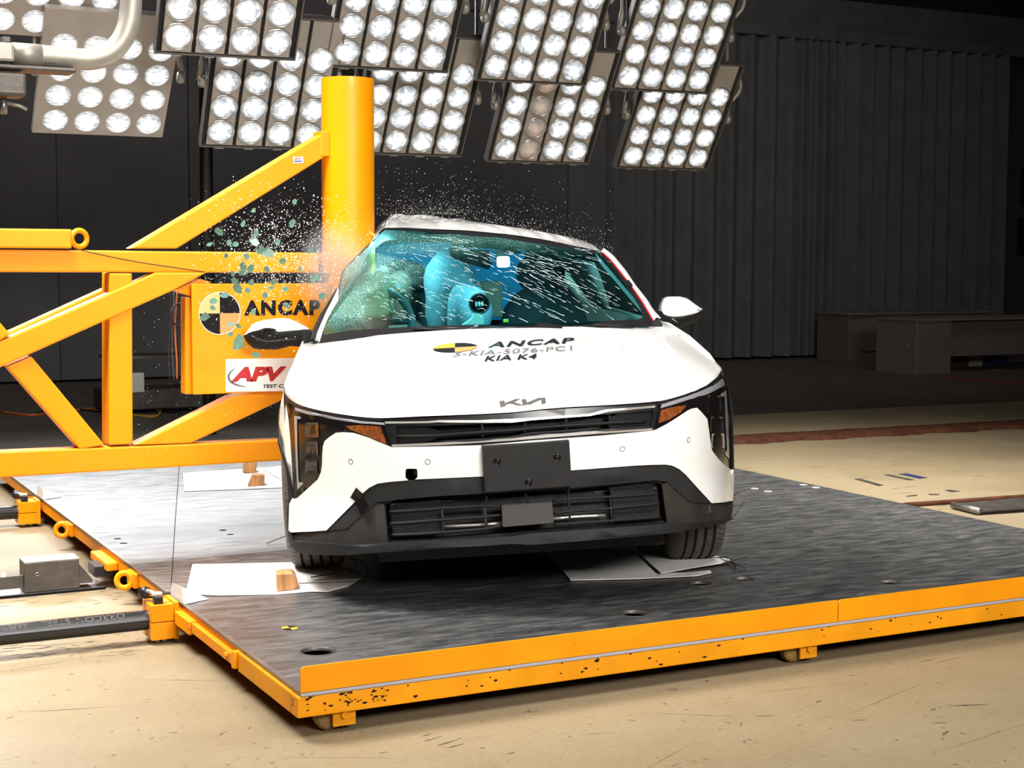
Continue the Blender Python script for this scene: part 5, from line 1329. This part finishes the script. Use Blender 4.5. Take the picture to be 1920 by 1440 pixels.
mR = mirror(cn((790, 330), (805, 250), (850, 160), (890, 133), (1000, 128), (1110, 130), (1200, 158), (1290, 225), (1350, 270), (1380, 300)),
       cn((765, 450), (800, 500), (870, 560), (900, 625), (1000, 620), (1100, 590), (1200, 555), (1300, 520), (1360, 480), (1368, 400)), 1.62, 1,
       cn((790, 345), (795, 385), (850, 410), (940, 425), (1040, 415), (1150, 395), (1250, 375), (1330, 350), (1365, 320), (1398, 318)))
mesh('mirror_signal', *tube([cY(p, 1.56) for p in cn((1330, 345), (1350, 325), (1395, 312), (1402, 322))], .006, 6), M['drl'], mR, local=True, smooth=True)
mesh('mirror_crease', *tube([cY(p, 1.545) for p in cn((960, 455), (1000, 490), (1045, 520))], .0025, 6), M['drl'], mR, local=True, smooth=True)
mesh('mirror_base', *prism([cY(p, 1.22) for p in cn((612, 490), (720, 455), (765, 450), (825, 555), (810, 578), (665, 580))], (0, .06, 0)), M['blacksatin'], mR, local=True, bevel=.003)
# ---- cowl and wipers
cowl = mesh('cowl', *gridmesh([[p+Vector((0, .004, -.015)) for p in Tc], [p+Vector((0, .08, -.035)) for p in Tc], [p+Vector((0, .2, -.06)) for p in Tc]]), M['black'], car, local=True, smooth=True)
for pts in (cw((1110, 1112), (1300, 1118), (1600, 1124), (1920, 1112)) + cr((300, 1000), (640, 985), (880, 988)), cr((1180, 960), (1400, 965), (1560, 972))):
    wp = mesh('wiper', *tube([onW(p, .018) for p in pts], .007, 8), M['black'], car, local=True, smooth=True)
    mesh('wiper_arm', *tube([onW((p[0]+3, p[1]-3.5), .028) for p in pts[1:-1]], .0045, 6), M['blacksatin'], wp, local=True, smooth=True)
mesh('wiper_hose', *tube(bez([onW(p, .02) for p in cw((1480, 1165), (1600, 1140), (1720, 1110), (1780, 1075))], 6), .006, 6), M['drl'], car, local=True, smooth=True)
# ---- cabin
DG = [[Vector((x, 1.22+.2*x*x+a, z-.05*(x/.7)**2)) for x in np.linspace(-.66, .68, 15)] for a, z in ((0, .90), (.12, .925), (.30, .93), (.42, .90), (.46, .80), (.46, .5))]
mesh('dashboard', *gridmesh(DG), M['seat'], car, local=True, smooth=True)
swc = cY((702, 606), 1.86); sw_ax = Vector((0, -.93, .42))
swv = mesh('steering_wheel', *torus(swc, sw_ax, .178, .019, 40, 10), M['wheelrim'], car, local=True, smooth=True)
mesh('wheel_hub', *lathe([(0, -.03), (.05, -.03), (.07, 0), (.05, .02), (0, .03)], swc, sw_ax, 20), M['seat'], swv, local=True, smooth=True)
for a in (0, math.pi, -math.pi/2):
    e1, e2 = Vector((1, 0, 0)), Vector((1, 0, 0)).cross(sw_ax).normalized(); d = e1*math.cos(a)+e2*math.sin(a)
    mesh('wheel_spoke', *tube([swc+d*.05, swc+d*.175], .014, 8), M['seat'], swv, local=True, smooth=True)
def blob(name, c, rx, ry, rz, mat, parent=car, nz=10, na=18, p=2.4, warp=0):
    """rounded cushion-like body"""
    G_ = []
    for j in range(nz+1):
        t_ = math.pi*(j/nz-.5); cz_, sz_ = abs(math.cos(t_))**(2/p), math.copysign(abs(math.sin(t_))**(2/p), math.sin(t_)); r_ = []
        for i in range(na+1):
            a = 2*math.pi*i/na; ca, sa = math.cos(a), math.sin(a)
            q = Vector((rx*cz_*math.copysign(abs(ca)**(2/p), ca), ry*cz_*math.copysign(abs(sa)**(2/p), sa), rz*sz_))
            if warp: q += Vector((noise.noise(q*9+Vector(c)), noise.noise(q*9+Vector((5, 1, 2))), noise.noise(q*7)))*warp
            r_.append(Vector(c)+q)
        G_.append(r_)
    return mesh(name, *gridmesh(G_), mat, parent, local=True, smooth=True)
for x in (-.33, .40):
    st_ = blob('seat', (x, 2.15, .52), .25, .27, .10, M['seat'], car)
    blob('seat_back', (x, 2.45, .84), .24, .09, .30, M['seat'], st_); blob('headrest', (x, 2.50, 1.20), .13, .06, .10, M['seat'], st_)
blob('rear_seat', (.05, 3.2, .78), .62, .12, .36, M['seat'], car)
blob('rear_headrest', (.46, 3.15, 1.14), .12, .05, .08, M['seat'], car)
# deployed airbags: cream side curtain, white centre bag
c = cY((728, 552), 1.95)
G_ = []
for j in range(13):
    t_ = j/12; A = Vector(cY(cw((900, 470))[0], 2.05)).lerp(cY(cw((900, 960))[0], 1.95), t_); B = Vector(cY(cw((700, 440))[0], 1.78)).lerp(cY(cw((440, 1010))[0], 1.50), t_)
    G_.append([A.lerp(B, i/12)+Vector((.035*math.sin(math.pi*((i/12*2.0) % 1))*(-.2)+.0, -.04*math.sin(math.pi*i/12)-.012*math.sin(j*1.9+i*.8), .008*math.sin(i*1.7+j)-.10*max(0, 1-t_*3.5)*abs(i/12-.45)**1.5*2)) for i in range(13)])
ab = mesh('curtain_airbag', *gridmesh(G_), M['pad'], car, local=True, smooth=True); md = ab.modifiers.new('thick', 'SOLIDIFY'); md.thickness = .03
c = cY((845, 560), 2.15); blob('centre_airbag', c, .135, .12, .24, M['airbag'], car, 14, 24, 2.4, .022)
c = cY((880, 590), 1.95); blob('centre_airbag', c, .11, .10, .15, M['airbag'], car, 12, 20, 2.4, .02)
mesh('blue_lit_backdrop', *gridmesh([[cY((690+i*42, y), 2.75+.04*math.sin(i*1.4)) for i in range(8)] for y in (455, 490, 540, 600)]), M['bluelit'], car, local=True, smooth=True)  # stands for the blue-lit rear of the cabin, light painted as colour
mesh('card_box', *prism([cY(p, 2.2) for p in cr((60, 545), (310, 545), (318, 880), (60, 880))], (0, .12, 0)), M['brownbox'], car, local=True, bevel=.006)
mesh('mirror_housing', *prism([onW(p, -.03) for p in cw((1490, 240), (1920, 260))+cr((490, 290), (490, 150), (0, 120))+cw((1590, 130))], (0, .03, 0)), M['black'], car, local=True, bevel=.004)
mesh('sensor_pod', *prism([onW(p, -.06) for p in cw((1470, 250), (1500, 360), (1700, 405), (1920, 410))+cr((200, 370), (200, 250))], (0, .05, 0)), M['blacksatin'], car, local=True, bevel=.01)
c = onW(cr((317, 358))[0], -.10)
lampm = pmat('white_led', (.9, 1, 1), .3, emit=((.75, .96, 1.0), 28))
ld = blob('interior_lamp', c+Vector((0, -.02, 0)), .031, .016, .026, lampm, car, 8, 14, 5)
mesh('lamp_housing', *box(c.x-.03, c.x+.03, c.y+.003, c.y+.05, c.z-.02, c.z+.05), M['black'], ld, local=True, bevel=.004)
pl_ = bpy.data.lights.new('cabin_lamp_and_fill', 'POINT'); pl_.energy = 6.5; pl_.color = (.55, .92, 1.0); pl_.shadow_soft_size = .03
po = bpy.data.objects.new('cabin_lamp_and_fill', pl_); COL.objects.link(po); cabin_fill = bpy.data.lights.new('cabin_lamp_and_fill', 'POINT'); cabin_fill.energy = 16; cabin_fill.color = (.55, .92, 1.0); cabin_fill.shadow_soft_size = .03
cabin_fill_ob = bpy.data.objects.new('cabin_lamp_and_fill', cabin_fill); COL.objects.link(cabin_fill_ob); cabin_fill_ob.location = CMW @ (cY((735, 462), 2.02))  # second point light has no lamp body, added to brighten the blue backdrop
po.location = CMW @ (c+Vector((-.06, -.05, -.07)))
# on-board camera with a round front on a white bracket
c = cY(cr((95, 755))[0], 1.50)
cu = mesh('onboard_camera', *lathe([(0, .0), (.036, .0), (.038, -.004), (.044, -.008), (.048, 0), (.046, .05), (0, .06)], c, (0, 1, 0), 28), M['gloss'], car, local=True, smooth=True)
mesh('camera_ring', *torus(c+Vector((0, -.005, 0)), (0, 1, 0), .045, .0045, 28, 8), M['darksteel'], cu, local=True, smooth=True)
for i in range(3): mesh('camera_lens', *box(c.x-.02+i*.014, c.x-.02+i*.014+.010, c.y-.012, c.y-.004, c.z-.012, c.z+.010), M['label'], cu, local=True, bevel=.002)
mesh('bracket', *prism([cY(p, 1.49) for p in cw((1620, 1070), (1720, 1000), (1750, 940), (1850, 960), (1850, 1065))], (0, .05, 0)), pmat('white_bracket', (.62, .68, .62), .6), cu, local=True, bevel=.004)
c = cY(cr((348, 918))[0], 1.45); mesh('yellow_connector', *box(c.x-.012, c.x+.012, c.y, c.y+.02, c.z-.007, c.z+.007), pmat('lime_plastic', (.75, .78, .05), .5), car, local=True, bevel=.003)
# ---- crash dummy behind the wheel: one continuous skinned body
def skin_body(name, nodes, edges, mat, parent=None, levels=1, local=True):
    me = bpy.data.meshes.new(name); me.from_pydata([Vector(n[0])[:] for n in nodes], edges, [])
    ob = bpy.data.objects.new(name, me); COL.objects.link(ob)
    md = ob.modifiers.new('skin', 'SKIN'); md.use_smooth_shade = True
    for i, n in enumerate(nodes): me.skin_vertices[0].data[i].radius = (n[1], n[1]) if not isinstance(n[1], tuple) else n[1]
    me.skin_vertices[0].data[0].use_root = True
    sd = ob.modifiers.new('sub', 'SUBSURF'); sd.levels = levels; sd.render_levels = levels
    dg = bpy.context.evaluated_depsgraph_get(); m2 = bpy.data.meshes.new_from_object(ob.evaluated_get(dg))
    bpy.data.objects.remove(ob); m2.materials.clear(); m2.materials.append(mat)
    o = bpy.data.objects.new(name, m2); COL.objects.link(o)
    if parent: o.parent = parent
    return o
hc = cY((752, 543), 2.28)
dm = thing('crash_dummy', 'brown headed crash test dummy slumped behind the steering wheel', 'dummy', mw=CMW @ Matrix.Translation(Vector((0, 0, 0))))
hx, hy, hz = hc
nodes = [((hx+.02, hy+.12, hz-.72), .12), ((hx+.02, hy+.10, hz-.52), .12), ((hx+.01, hy+.07, hz-.34), .13), ((hx, hy+.04, hz-.22), (.11, .08)), ((hx, hy+.02, hz-.14), .045), ((hx, hy+.01, hz-.08), .05), ((hx, hy, hz), .074), ((hx, hy, hz+.06), .070), ((hx, hy+.01, hz+.10), .04),
         ((hx-.15, hy+.04, hz-.27), .05), ((hx-.19, hy-.10, hz-.42), .045), ((hx-.12, hy-.30, hz-.36), .036), ((hx+.16, hy+.04, hz-.27), .05), ((hx+.21, hy-.10, hz-.42), .045), ((hx+.13, hy-.30, hz-.36), .036),
         ((hx-.09, hy-.25, hz-.74), .08), ((hx-.10, hy-.50, hz-.66), .06), ((hx+.12, hy-.25, hz-.74), .08), ((hx+.13, hy-.50, hz-.66), .06)]
edges = [(0, 1), (1, 2), (2, 3), (3, 4), (4, 5), (5, 6), (6, 7), (7, 8), (3, 9), (9, 10), (10, 11), (3, 12), (12, 13), (13, 14), (0, 15), (15, 16), (0, 17), (17, 18)]
skin_body('body', nodes, edges, M['dummyskin'], dm)
for s in (-.028, .028): mesh('target_marker', *disc((hx+s*.2-.02, hy-.085, hz-.01+s), (0, -1, 0), .012, .004, 14), M['airbag'], dm, local=True)
mesh('nose', *lathe([(0, -.022), (.012, -.012), (.016, 0)], (hx, hy-.074, hz-.012), (0, 1, 0), 10), M['dummyskin'], dm, local=True, smooth=True)
# ================================================================== loose things on the deck
def sheet(name, pts, label, cat='paper', z=.0015, h=.003, curl=0, mat='paper', group='paper sheets on the deck'):
    P = [onZ(p, DZ+z) for p in pts]; n = len(P)
    o2 = [(p.x, p.y) for p in P]; cx = sum(p.x for p in P)/n; cy = sum(p.y for p in P)/n
    fn = lambda a, b: (a, b, DZ+z+h+curl*(noise.noise(Vector((a*4, b*4, 1)))+.5)*.5)
    v, f = lift(o2, fn, (), .08, (0, 0, -h))
    return tag(mesh(name, v, f, M[mat], smooth=False), label, cat, group)
sheet('paper_sheet', g3((1040, 575), (1300, 570), (1560, 566), (1900, 600), (1960, 640)) + g4((980, 250), (905, 290), (800, 322), (700, 322), (520, 334), (200, 342), (60, 335), (25, 325)), 'large white paper sheet under the front wheel nearest the tube block', curl=.006)
sheet('paper_sheet', g4((640, 272), (980, 252), (980, 215), (600, 215)), 'small white paper sheet lying on top of the larger one by the wood block', z=.009, h=.003)
sheet('paper_sheet', g3((990, 80), (1410, 50), (1760, 75), (1760, 140), (1525, 158), (995, 178)), 'white paper sheet on the deck beyond the car under the yellow beam', curl=.004)
sheet('paper_sheet', g3((1415, 52), (1520, 40), (1760, 30), (1760, 70), (1540, 128)), 'second white paper sheet showing beside the car behind the wood block', z=.010)
sheet('paper_sheet', g5((50, 80), (220, 74), (390, 70), (430, 110), (480, 160), (600, 158), (690, 150), (697, 158), (640, 170), (400, 182), (145, 187), (110, 140)), 'large shaded paper sheet under the front bumper with curled edge', curl=.010)
sheet('paper_sheet', g5((395, 52), (520, 44), (770, 104), (776, 112), (640, 134), (500, 158), (440, 105)), 'stiff paper sheet under the front tyre at the open deck side', z=.014, h=.003, curl=.002)
def wedge(pf, depth, label):
    """wood block: photo outline of the near end grain face"""
    y0 = onZ((pf[0][0], max(p[1] for p in pf)), DZ+.006).y
    P = [onY(p, y0) for p in pf]; zm = min(p.z for p in P)
    P = [Vector((p.x, p.y, max(p.z, DZ+.0065) if p.z-zm > .004 else DZ+.0065)) for p in P]
    return tag(mesh('wood_block', *prism(P, (.03, depth, 0)), M['wood'], bevel=.0015), label, 'wood block', 'wood chocks')
wedge(g4((522, 318), (615, 318), (640, 282), (626, 238), (605, 222), (520, 226)), .10, 'pale pine block with end grain in front of the car tyre')
wedge(g3((1338, 150), (1425, 152), (1427, 90), (1360, 88), (1340, 135)), .08, 'dark pine block on the far paper sheet')
wedge(g3((1310, 75), (1380, 80), (1385, 22), (1312, 18)), .08, 'dark pine block right under the yellow bottom beam')
def wires(pts_list, label, name='wire', r=.0022):
    t = thing(name, label, 'wire', pts_list[0][0])
    for P in pts_list: mesh('strand', *tube(bez(P, 4), r, 5), M['cable'], t, smooth=True)
w1 = lambda *p: [onZ(a, DZ+z+.004) for a, z in p]
yw = onZ((1371, 1050), DZ).y
wires([w1(((1355, 1056), .012), ((1385, 1048), .02), ((1402, 1044), .002)), w1(((1362, 1050), .012), ((1385, 1060), .015), ((1398, 1066), 0)), w1(((1350, 1047), .012), ((1378, 1060), .02), ((1376, 1075), 0)), w1(((1340, 1046), .012), ((1366, 1046), .02), ((1380, 1066), .004))], 'tangle of thin black wires on the deck beside the car tyre')
yy_ = CT.y+.9
wires([[onY(p, 5.62) for p in ((1372, 975), (1385, 955), (1396, 939))], [onY(p, 5.62) for p in ((1372, 932), (1379, 926), (1387, 923))]], 'black zip tie ends sticking out beside the tyre', 'zip_ties')
wires([[onZ((500, 1019), DZ+.004), onY((520, 1011), onZ((500, 1019), DZ).y-.12), onY((541, 1003), onZ((500, 1019), DZ).y-.25)]], 'thin black wire bent up from the deck to the wheel arch', 'wire')
wires([[onZ((660, 1048), DZ+.03), onZ((668, 1060), DZ+.02), onZ((655, 1075), DZ+.016)], [onZ((652, 1045), DZ+.04), onZ((676, 1052), DZ+.03), onZ((690, 1070), DZ+.016)], [onZ((583, 1082), DZ+.016), onZ((610, 1078), DZ+.016), onZ((640, 1073), DZ+.03)]], 'black wires hanging down beside the tyre under the bumper', 'wire')
# ================================================================== flying glass
M['shard2'] = pmat('pale_green_shard', (.10, .19, .145), .2, 0, .25, 40, coat=.6)
M['speck'] = pmat('glass_speck', (.85, .86, .83), .3, coat=.4)
rs = random.Random(21)
def shard(p, y, size, el, ang, label, i):
    c = onY(p, y); n = rs.randint(5, 7); A = []
    up_ = Vector((0, 0, 1)); rx_ = Vector((.89, -.46, 0)); 
    tl = Vector((rs.uniform(-.5, .5), rs.uniform(-.5, .5), rs.uniform(-.3, .3)))
    for k in range(n):
        a = 2*math.pi*k/n+rs.uniform(-.25, .25); rr = size*rs.uniform(.65, 1.15)
        u_, v_ = rr*math.cos(a)*el, rr*math.sin(a)
        u2, v2 = u_*math.cos(ang)-v_*math.sin(ang), u_*math.sin(ang)+v_*math.cos(ang)
        q = rx_*u2+up_*v2; A.append(q+Vector((-.46, -.89, 0))*(q.dot(tl)))
    A = [c+q for q in A]
    o = mesh('glass_shard', *prism(A, Vector((.0015, .0035, .0008))), M['shard2'], origin=c)
    return tag(o, label, 'glass shard')
hand = [((490, 470), 9, 1.3, 1.2), ((443, 458), 6, 1.6, .3), ((478, 455), 9, 1.2, 0), ((462, 482), 7, 1.3, 1.4), ((455, 512), 10, .8, 1.3), ((470, 505), 8, 1.4, .8), ((436, 513), 6, 1.2, 1.5), ((446, 540), 14, .8, 1.0), ((440, 528), 8, 1.2, 1.7),
        ((475, 450), 8, 1.5, .9), ((502, 476), 10, 1.3, .4), ((548, 420), 8, 1.7, 1.1), ((412, 435), 8, 1.6, 2.6), ((455, 420), 6, 1.8, 1.3), ((480, 437), 7, 1.8, 1.4), ((590, 520), 9, 1.5, .4), ((552, 378), 6, 1.4, .2), ((475, 395), 5, 1.5, .5),
        ((448, 642), 13, 2.0, 1.0), ((480, 665), 7, 2.4, 2.9), ((432, 627), 6, 1.3, 1.2), ((497, 554), 6, 1.5, 2.9), ((538, 574), 7, 1.8, 2.6), ((605, 555), 8, 1.4, .5), ((400, 565), 7, 1.9, .3), ((398, 578), 6, 1.8, 2.4), ((384, 594), 8, 1.8, .6),
        ((420, 554), 7, 2.0, .2), ((475, 585), 7, 1.5, 1.2), ((432, 608), 6, 1.3, .4), ((447, 611), 6, 1.6, 2.4), ((465, 545), 7, 1.6, 2.0), ((508, 540), 5, 1.5, 0), ((535, 542), 6, 1.8, .1), ((393, 458), 5, 1.5, .4), ((424, 480), 5, 1.4, 1.5),
        ((520, 455), 6, 1.5, 1.0), ((530, 490), 6, 1.4, .6), ((500, 505), 7, 1.5, 2.2), ((430, 455), 6, 1.5, 1.9), ((470, 530), 8, 1.3, .3), ((455, 500), 9, 1.4, 1.8), ((512, 530), 6, 1.3, 1.1), ((580, 470), 6, 1.6, .8), ((562, 505), 5, 1.6, 1.3)]
for i, (p, s, el, an) in enumerate(hand):
    uniq = {(448, 642): 'long pale green glass shard flying just left of the driver side mirror', (480, 665): 'thin flat green glass shard flying below the driver side mirror', (446, 540): 'largest upright green glass shard, crossing the top edge of the sign board',
            (590, 520): 'green glass shard flying against the yellow pole at the height of the sign top', (605, 555): 'green glass shard flying right of the sign lettering by the windscreen edge', (538, 574): 'narrow green glass shard flying over the letter C of the sign',
            (548, 420): 'green glass shard flying highest beside the pole under the upper brace', (412, 435): 'flat green glass shard farthest left above the yellow top beam', (400, 565): 'upper of two green glass shards over the pale quarter of the roundel',
            (398, 578): 'lower of two green glass shards over the pale quarter of the roundel', (384, 594): 'green glass shard over the left rim of the sign roundel', (455, 512): 'upright green glass shard in the gap between the top beam and the sign'}
    lab = uniq.get(p) or ('jagged green glass shard flying in front of the sign board' if p[1] > 530 else 'jagged green glass shard flying above the sign board')
    o = shard(p, rs.uniform(6.25, 6.6), s*.0021, el**.7, an, lab, i); o['group'] = 'shards before the sign' if p[1] > 530 else 'shards above the sign'
mb = MB()
def speck(c, s, streak=0):
    a = Vector((rs.gauss(0, 1), rs.gauss(0, 1), rs.gauss(0, 1))).normalized()*s; b = Vector((rs.gauss(0, 1), rs.gauss(0, 1), rs.gauss(0, 1))).normalized()*s
    e = a.cross(b).normalized()*s*.6
    mb.add([c+a, c+b, c-a*.8-b*.6, c+e], [(0, 1, 2), (0, 1, 3), (1, 2, 3), (2, 0, 3)])
n = 0
while n < 2300:                       # cloud above the sign, beside the pole
    x = rs.gauss(520, 70); y = rs.gauss(478, 55)
    if not (345 < x < 640 and 330 < y < 660): continue
    speck(onY((x, y), rs.uniform(6.3, 6.85)), rs.choice((.0016, .002, .0024, .003, .004, .0052))*rs.uniform(.7, 1.1)); n += 1
n = 0
while n < 900:                        # over the pole and the left edge of the screen
    x = rs.gauss(640, 40); y = rs.gauss(470, 45)
    if x > 702 or y < 330 or (x > 600 and y > 700-x*.35+90): continue
    speck(onY((x, y), rs.uniform(6.55, 6.85)), rs.choice((.001, .0014, .0018, .0026))*rs.uniform(.7, 1.2)); n += 1
for i in range(260):                  # falling in front of the rig
    speck(onY((rs.uniform(250, 520), rs.uniform(520, 850)), rs.uniform(6.3, 6.8)), rs.uniform(.0007, .0022))
n = 0
while n < 1700:                       # spray over the roof
    x = rs.uniform(705, 1150); base = 404+max(0, x-760)**1.35*.0255
    h = rs.expovariate(1/26)*(1.3 if 760 < x < 900 else 1); 
    if h > 140: continue
    y_ = onY((900, 400), 1).y
    p = (x, base-h); d = ray(*p); q = CAM+d*rs.uniform(7.3, 8.2)
    speck(q, rs.choice((.0011, .0014, .0018, .0022, .003))*rs.uniform(.7, 1.2)); n += 1
for i in range(420):
    p = (rs.gauss(820, 35), 402-rs.expovariate(1/9)); speck(CAM+ray(*p)*rs.uniform(7.5, 8.0), rs.uniform(.0008, .002))
for i in range(90):
    p = (rs.uniform(1380, 1920), rs.uniform(600, 1000)); speck(CAM+ray(*p)*rs.uniform(5.5, 8.0)*(.9), rs.uniform(.0005, .0013))
tag(mb.build('glass_spray', M['speck']), 'spray of fine white glass crumbs around the pole and car roof', 'glass crumbs', kind='stuff')
# dust puff where the pole meets the screen
m, nt, b = newmat('dust_haze'); nt.nodes.remove(b); out = nt.nodes['Material Output']
vs = nt.nodes.new('ShaderNodeVolumePrincipled'); vs.inputs['Color'].default_value = (.95, .90, .84, 1)
tc = nt.nodes.new('ShaderNodeTexCoord'); ln = nt.nodes.new('ShaderNodeVectorMath'); ln.operation = 'LENGTH'; L(nt, tc.outputs['Object'], ln.inputs[0])
ns = nt.nodes.new('ShaderNodeTexNoise'); ns.inputs['Scale'].default_value = 3; ns.inputs['Detail'].default_value = 4; L(nt, tc.outputs['Object'], ns.inputs['Vector'])
k1 = nt.nodes.new('ShaderNodeMapRange'); L(nt, ln.outputs['Value'], k1.inputs[0]); k1.inputs[1].default_value = 0; k1.inputs[2].default_value = 1; k1.inputs[3].default_value = 1; k1.inputs[4].default_value = 0
k2_ = nt.nodes.new('ShaderNodeMath'); k2_.operation = 'POWER'; L(nt, k1.outputs[0], k2_.inputs[0]); k2_.inputs[1].default_value = 1.6
k3_ = nt.nodes.new('ShaderNodeMath'); k3_.operation = 'MULTIPLY'; L(nt, k2_.outputs[0], k3_.inputs[0]); L(nt, ns.outputs[0], k3_.inputs[1])
k4_ = nt.nodes.new('ShaderNodeMath'); k4_.operation = 'MULTIPLY'; L(nt, k3_.outputs[0], k4_.inputs[0]); k4_.inputs[1].default_value = 30
L(nt, k4_.outputs[0], vs.inputs['Density']); L(nt, vs.outputs[0], out.inputs['Volume'])
bmv = bmesh.new(); bmesh.ops.create_icosphere(bmv, subdivisions=3, radius=1); me = bpy.data.meshes.new('dust_cloud'); bmv.to_mesh(me); bmv.free(); me.materials.append(m)
o = bpy.data.objects.new('dust_cloud', me); COL.objects.link(o); o.location = onY((626, 505), 6.66); o.scale = (.20, .10, .25)
tag(o, 'pale dust haze where the yellow pole meets the windscreen', 'dust', kind='stuff')
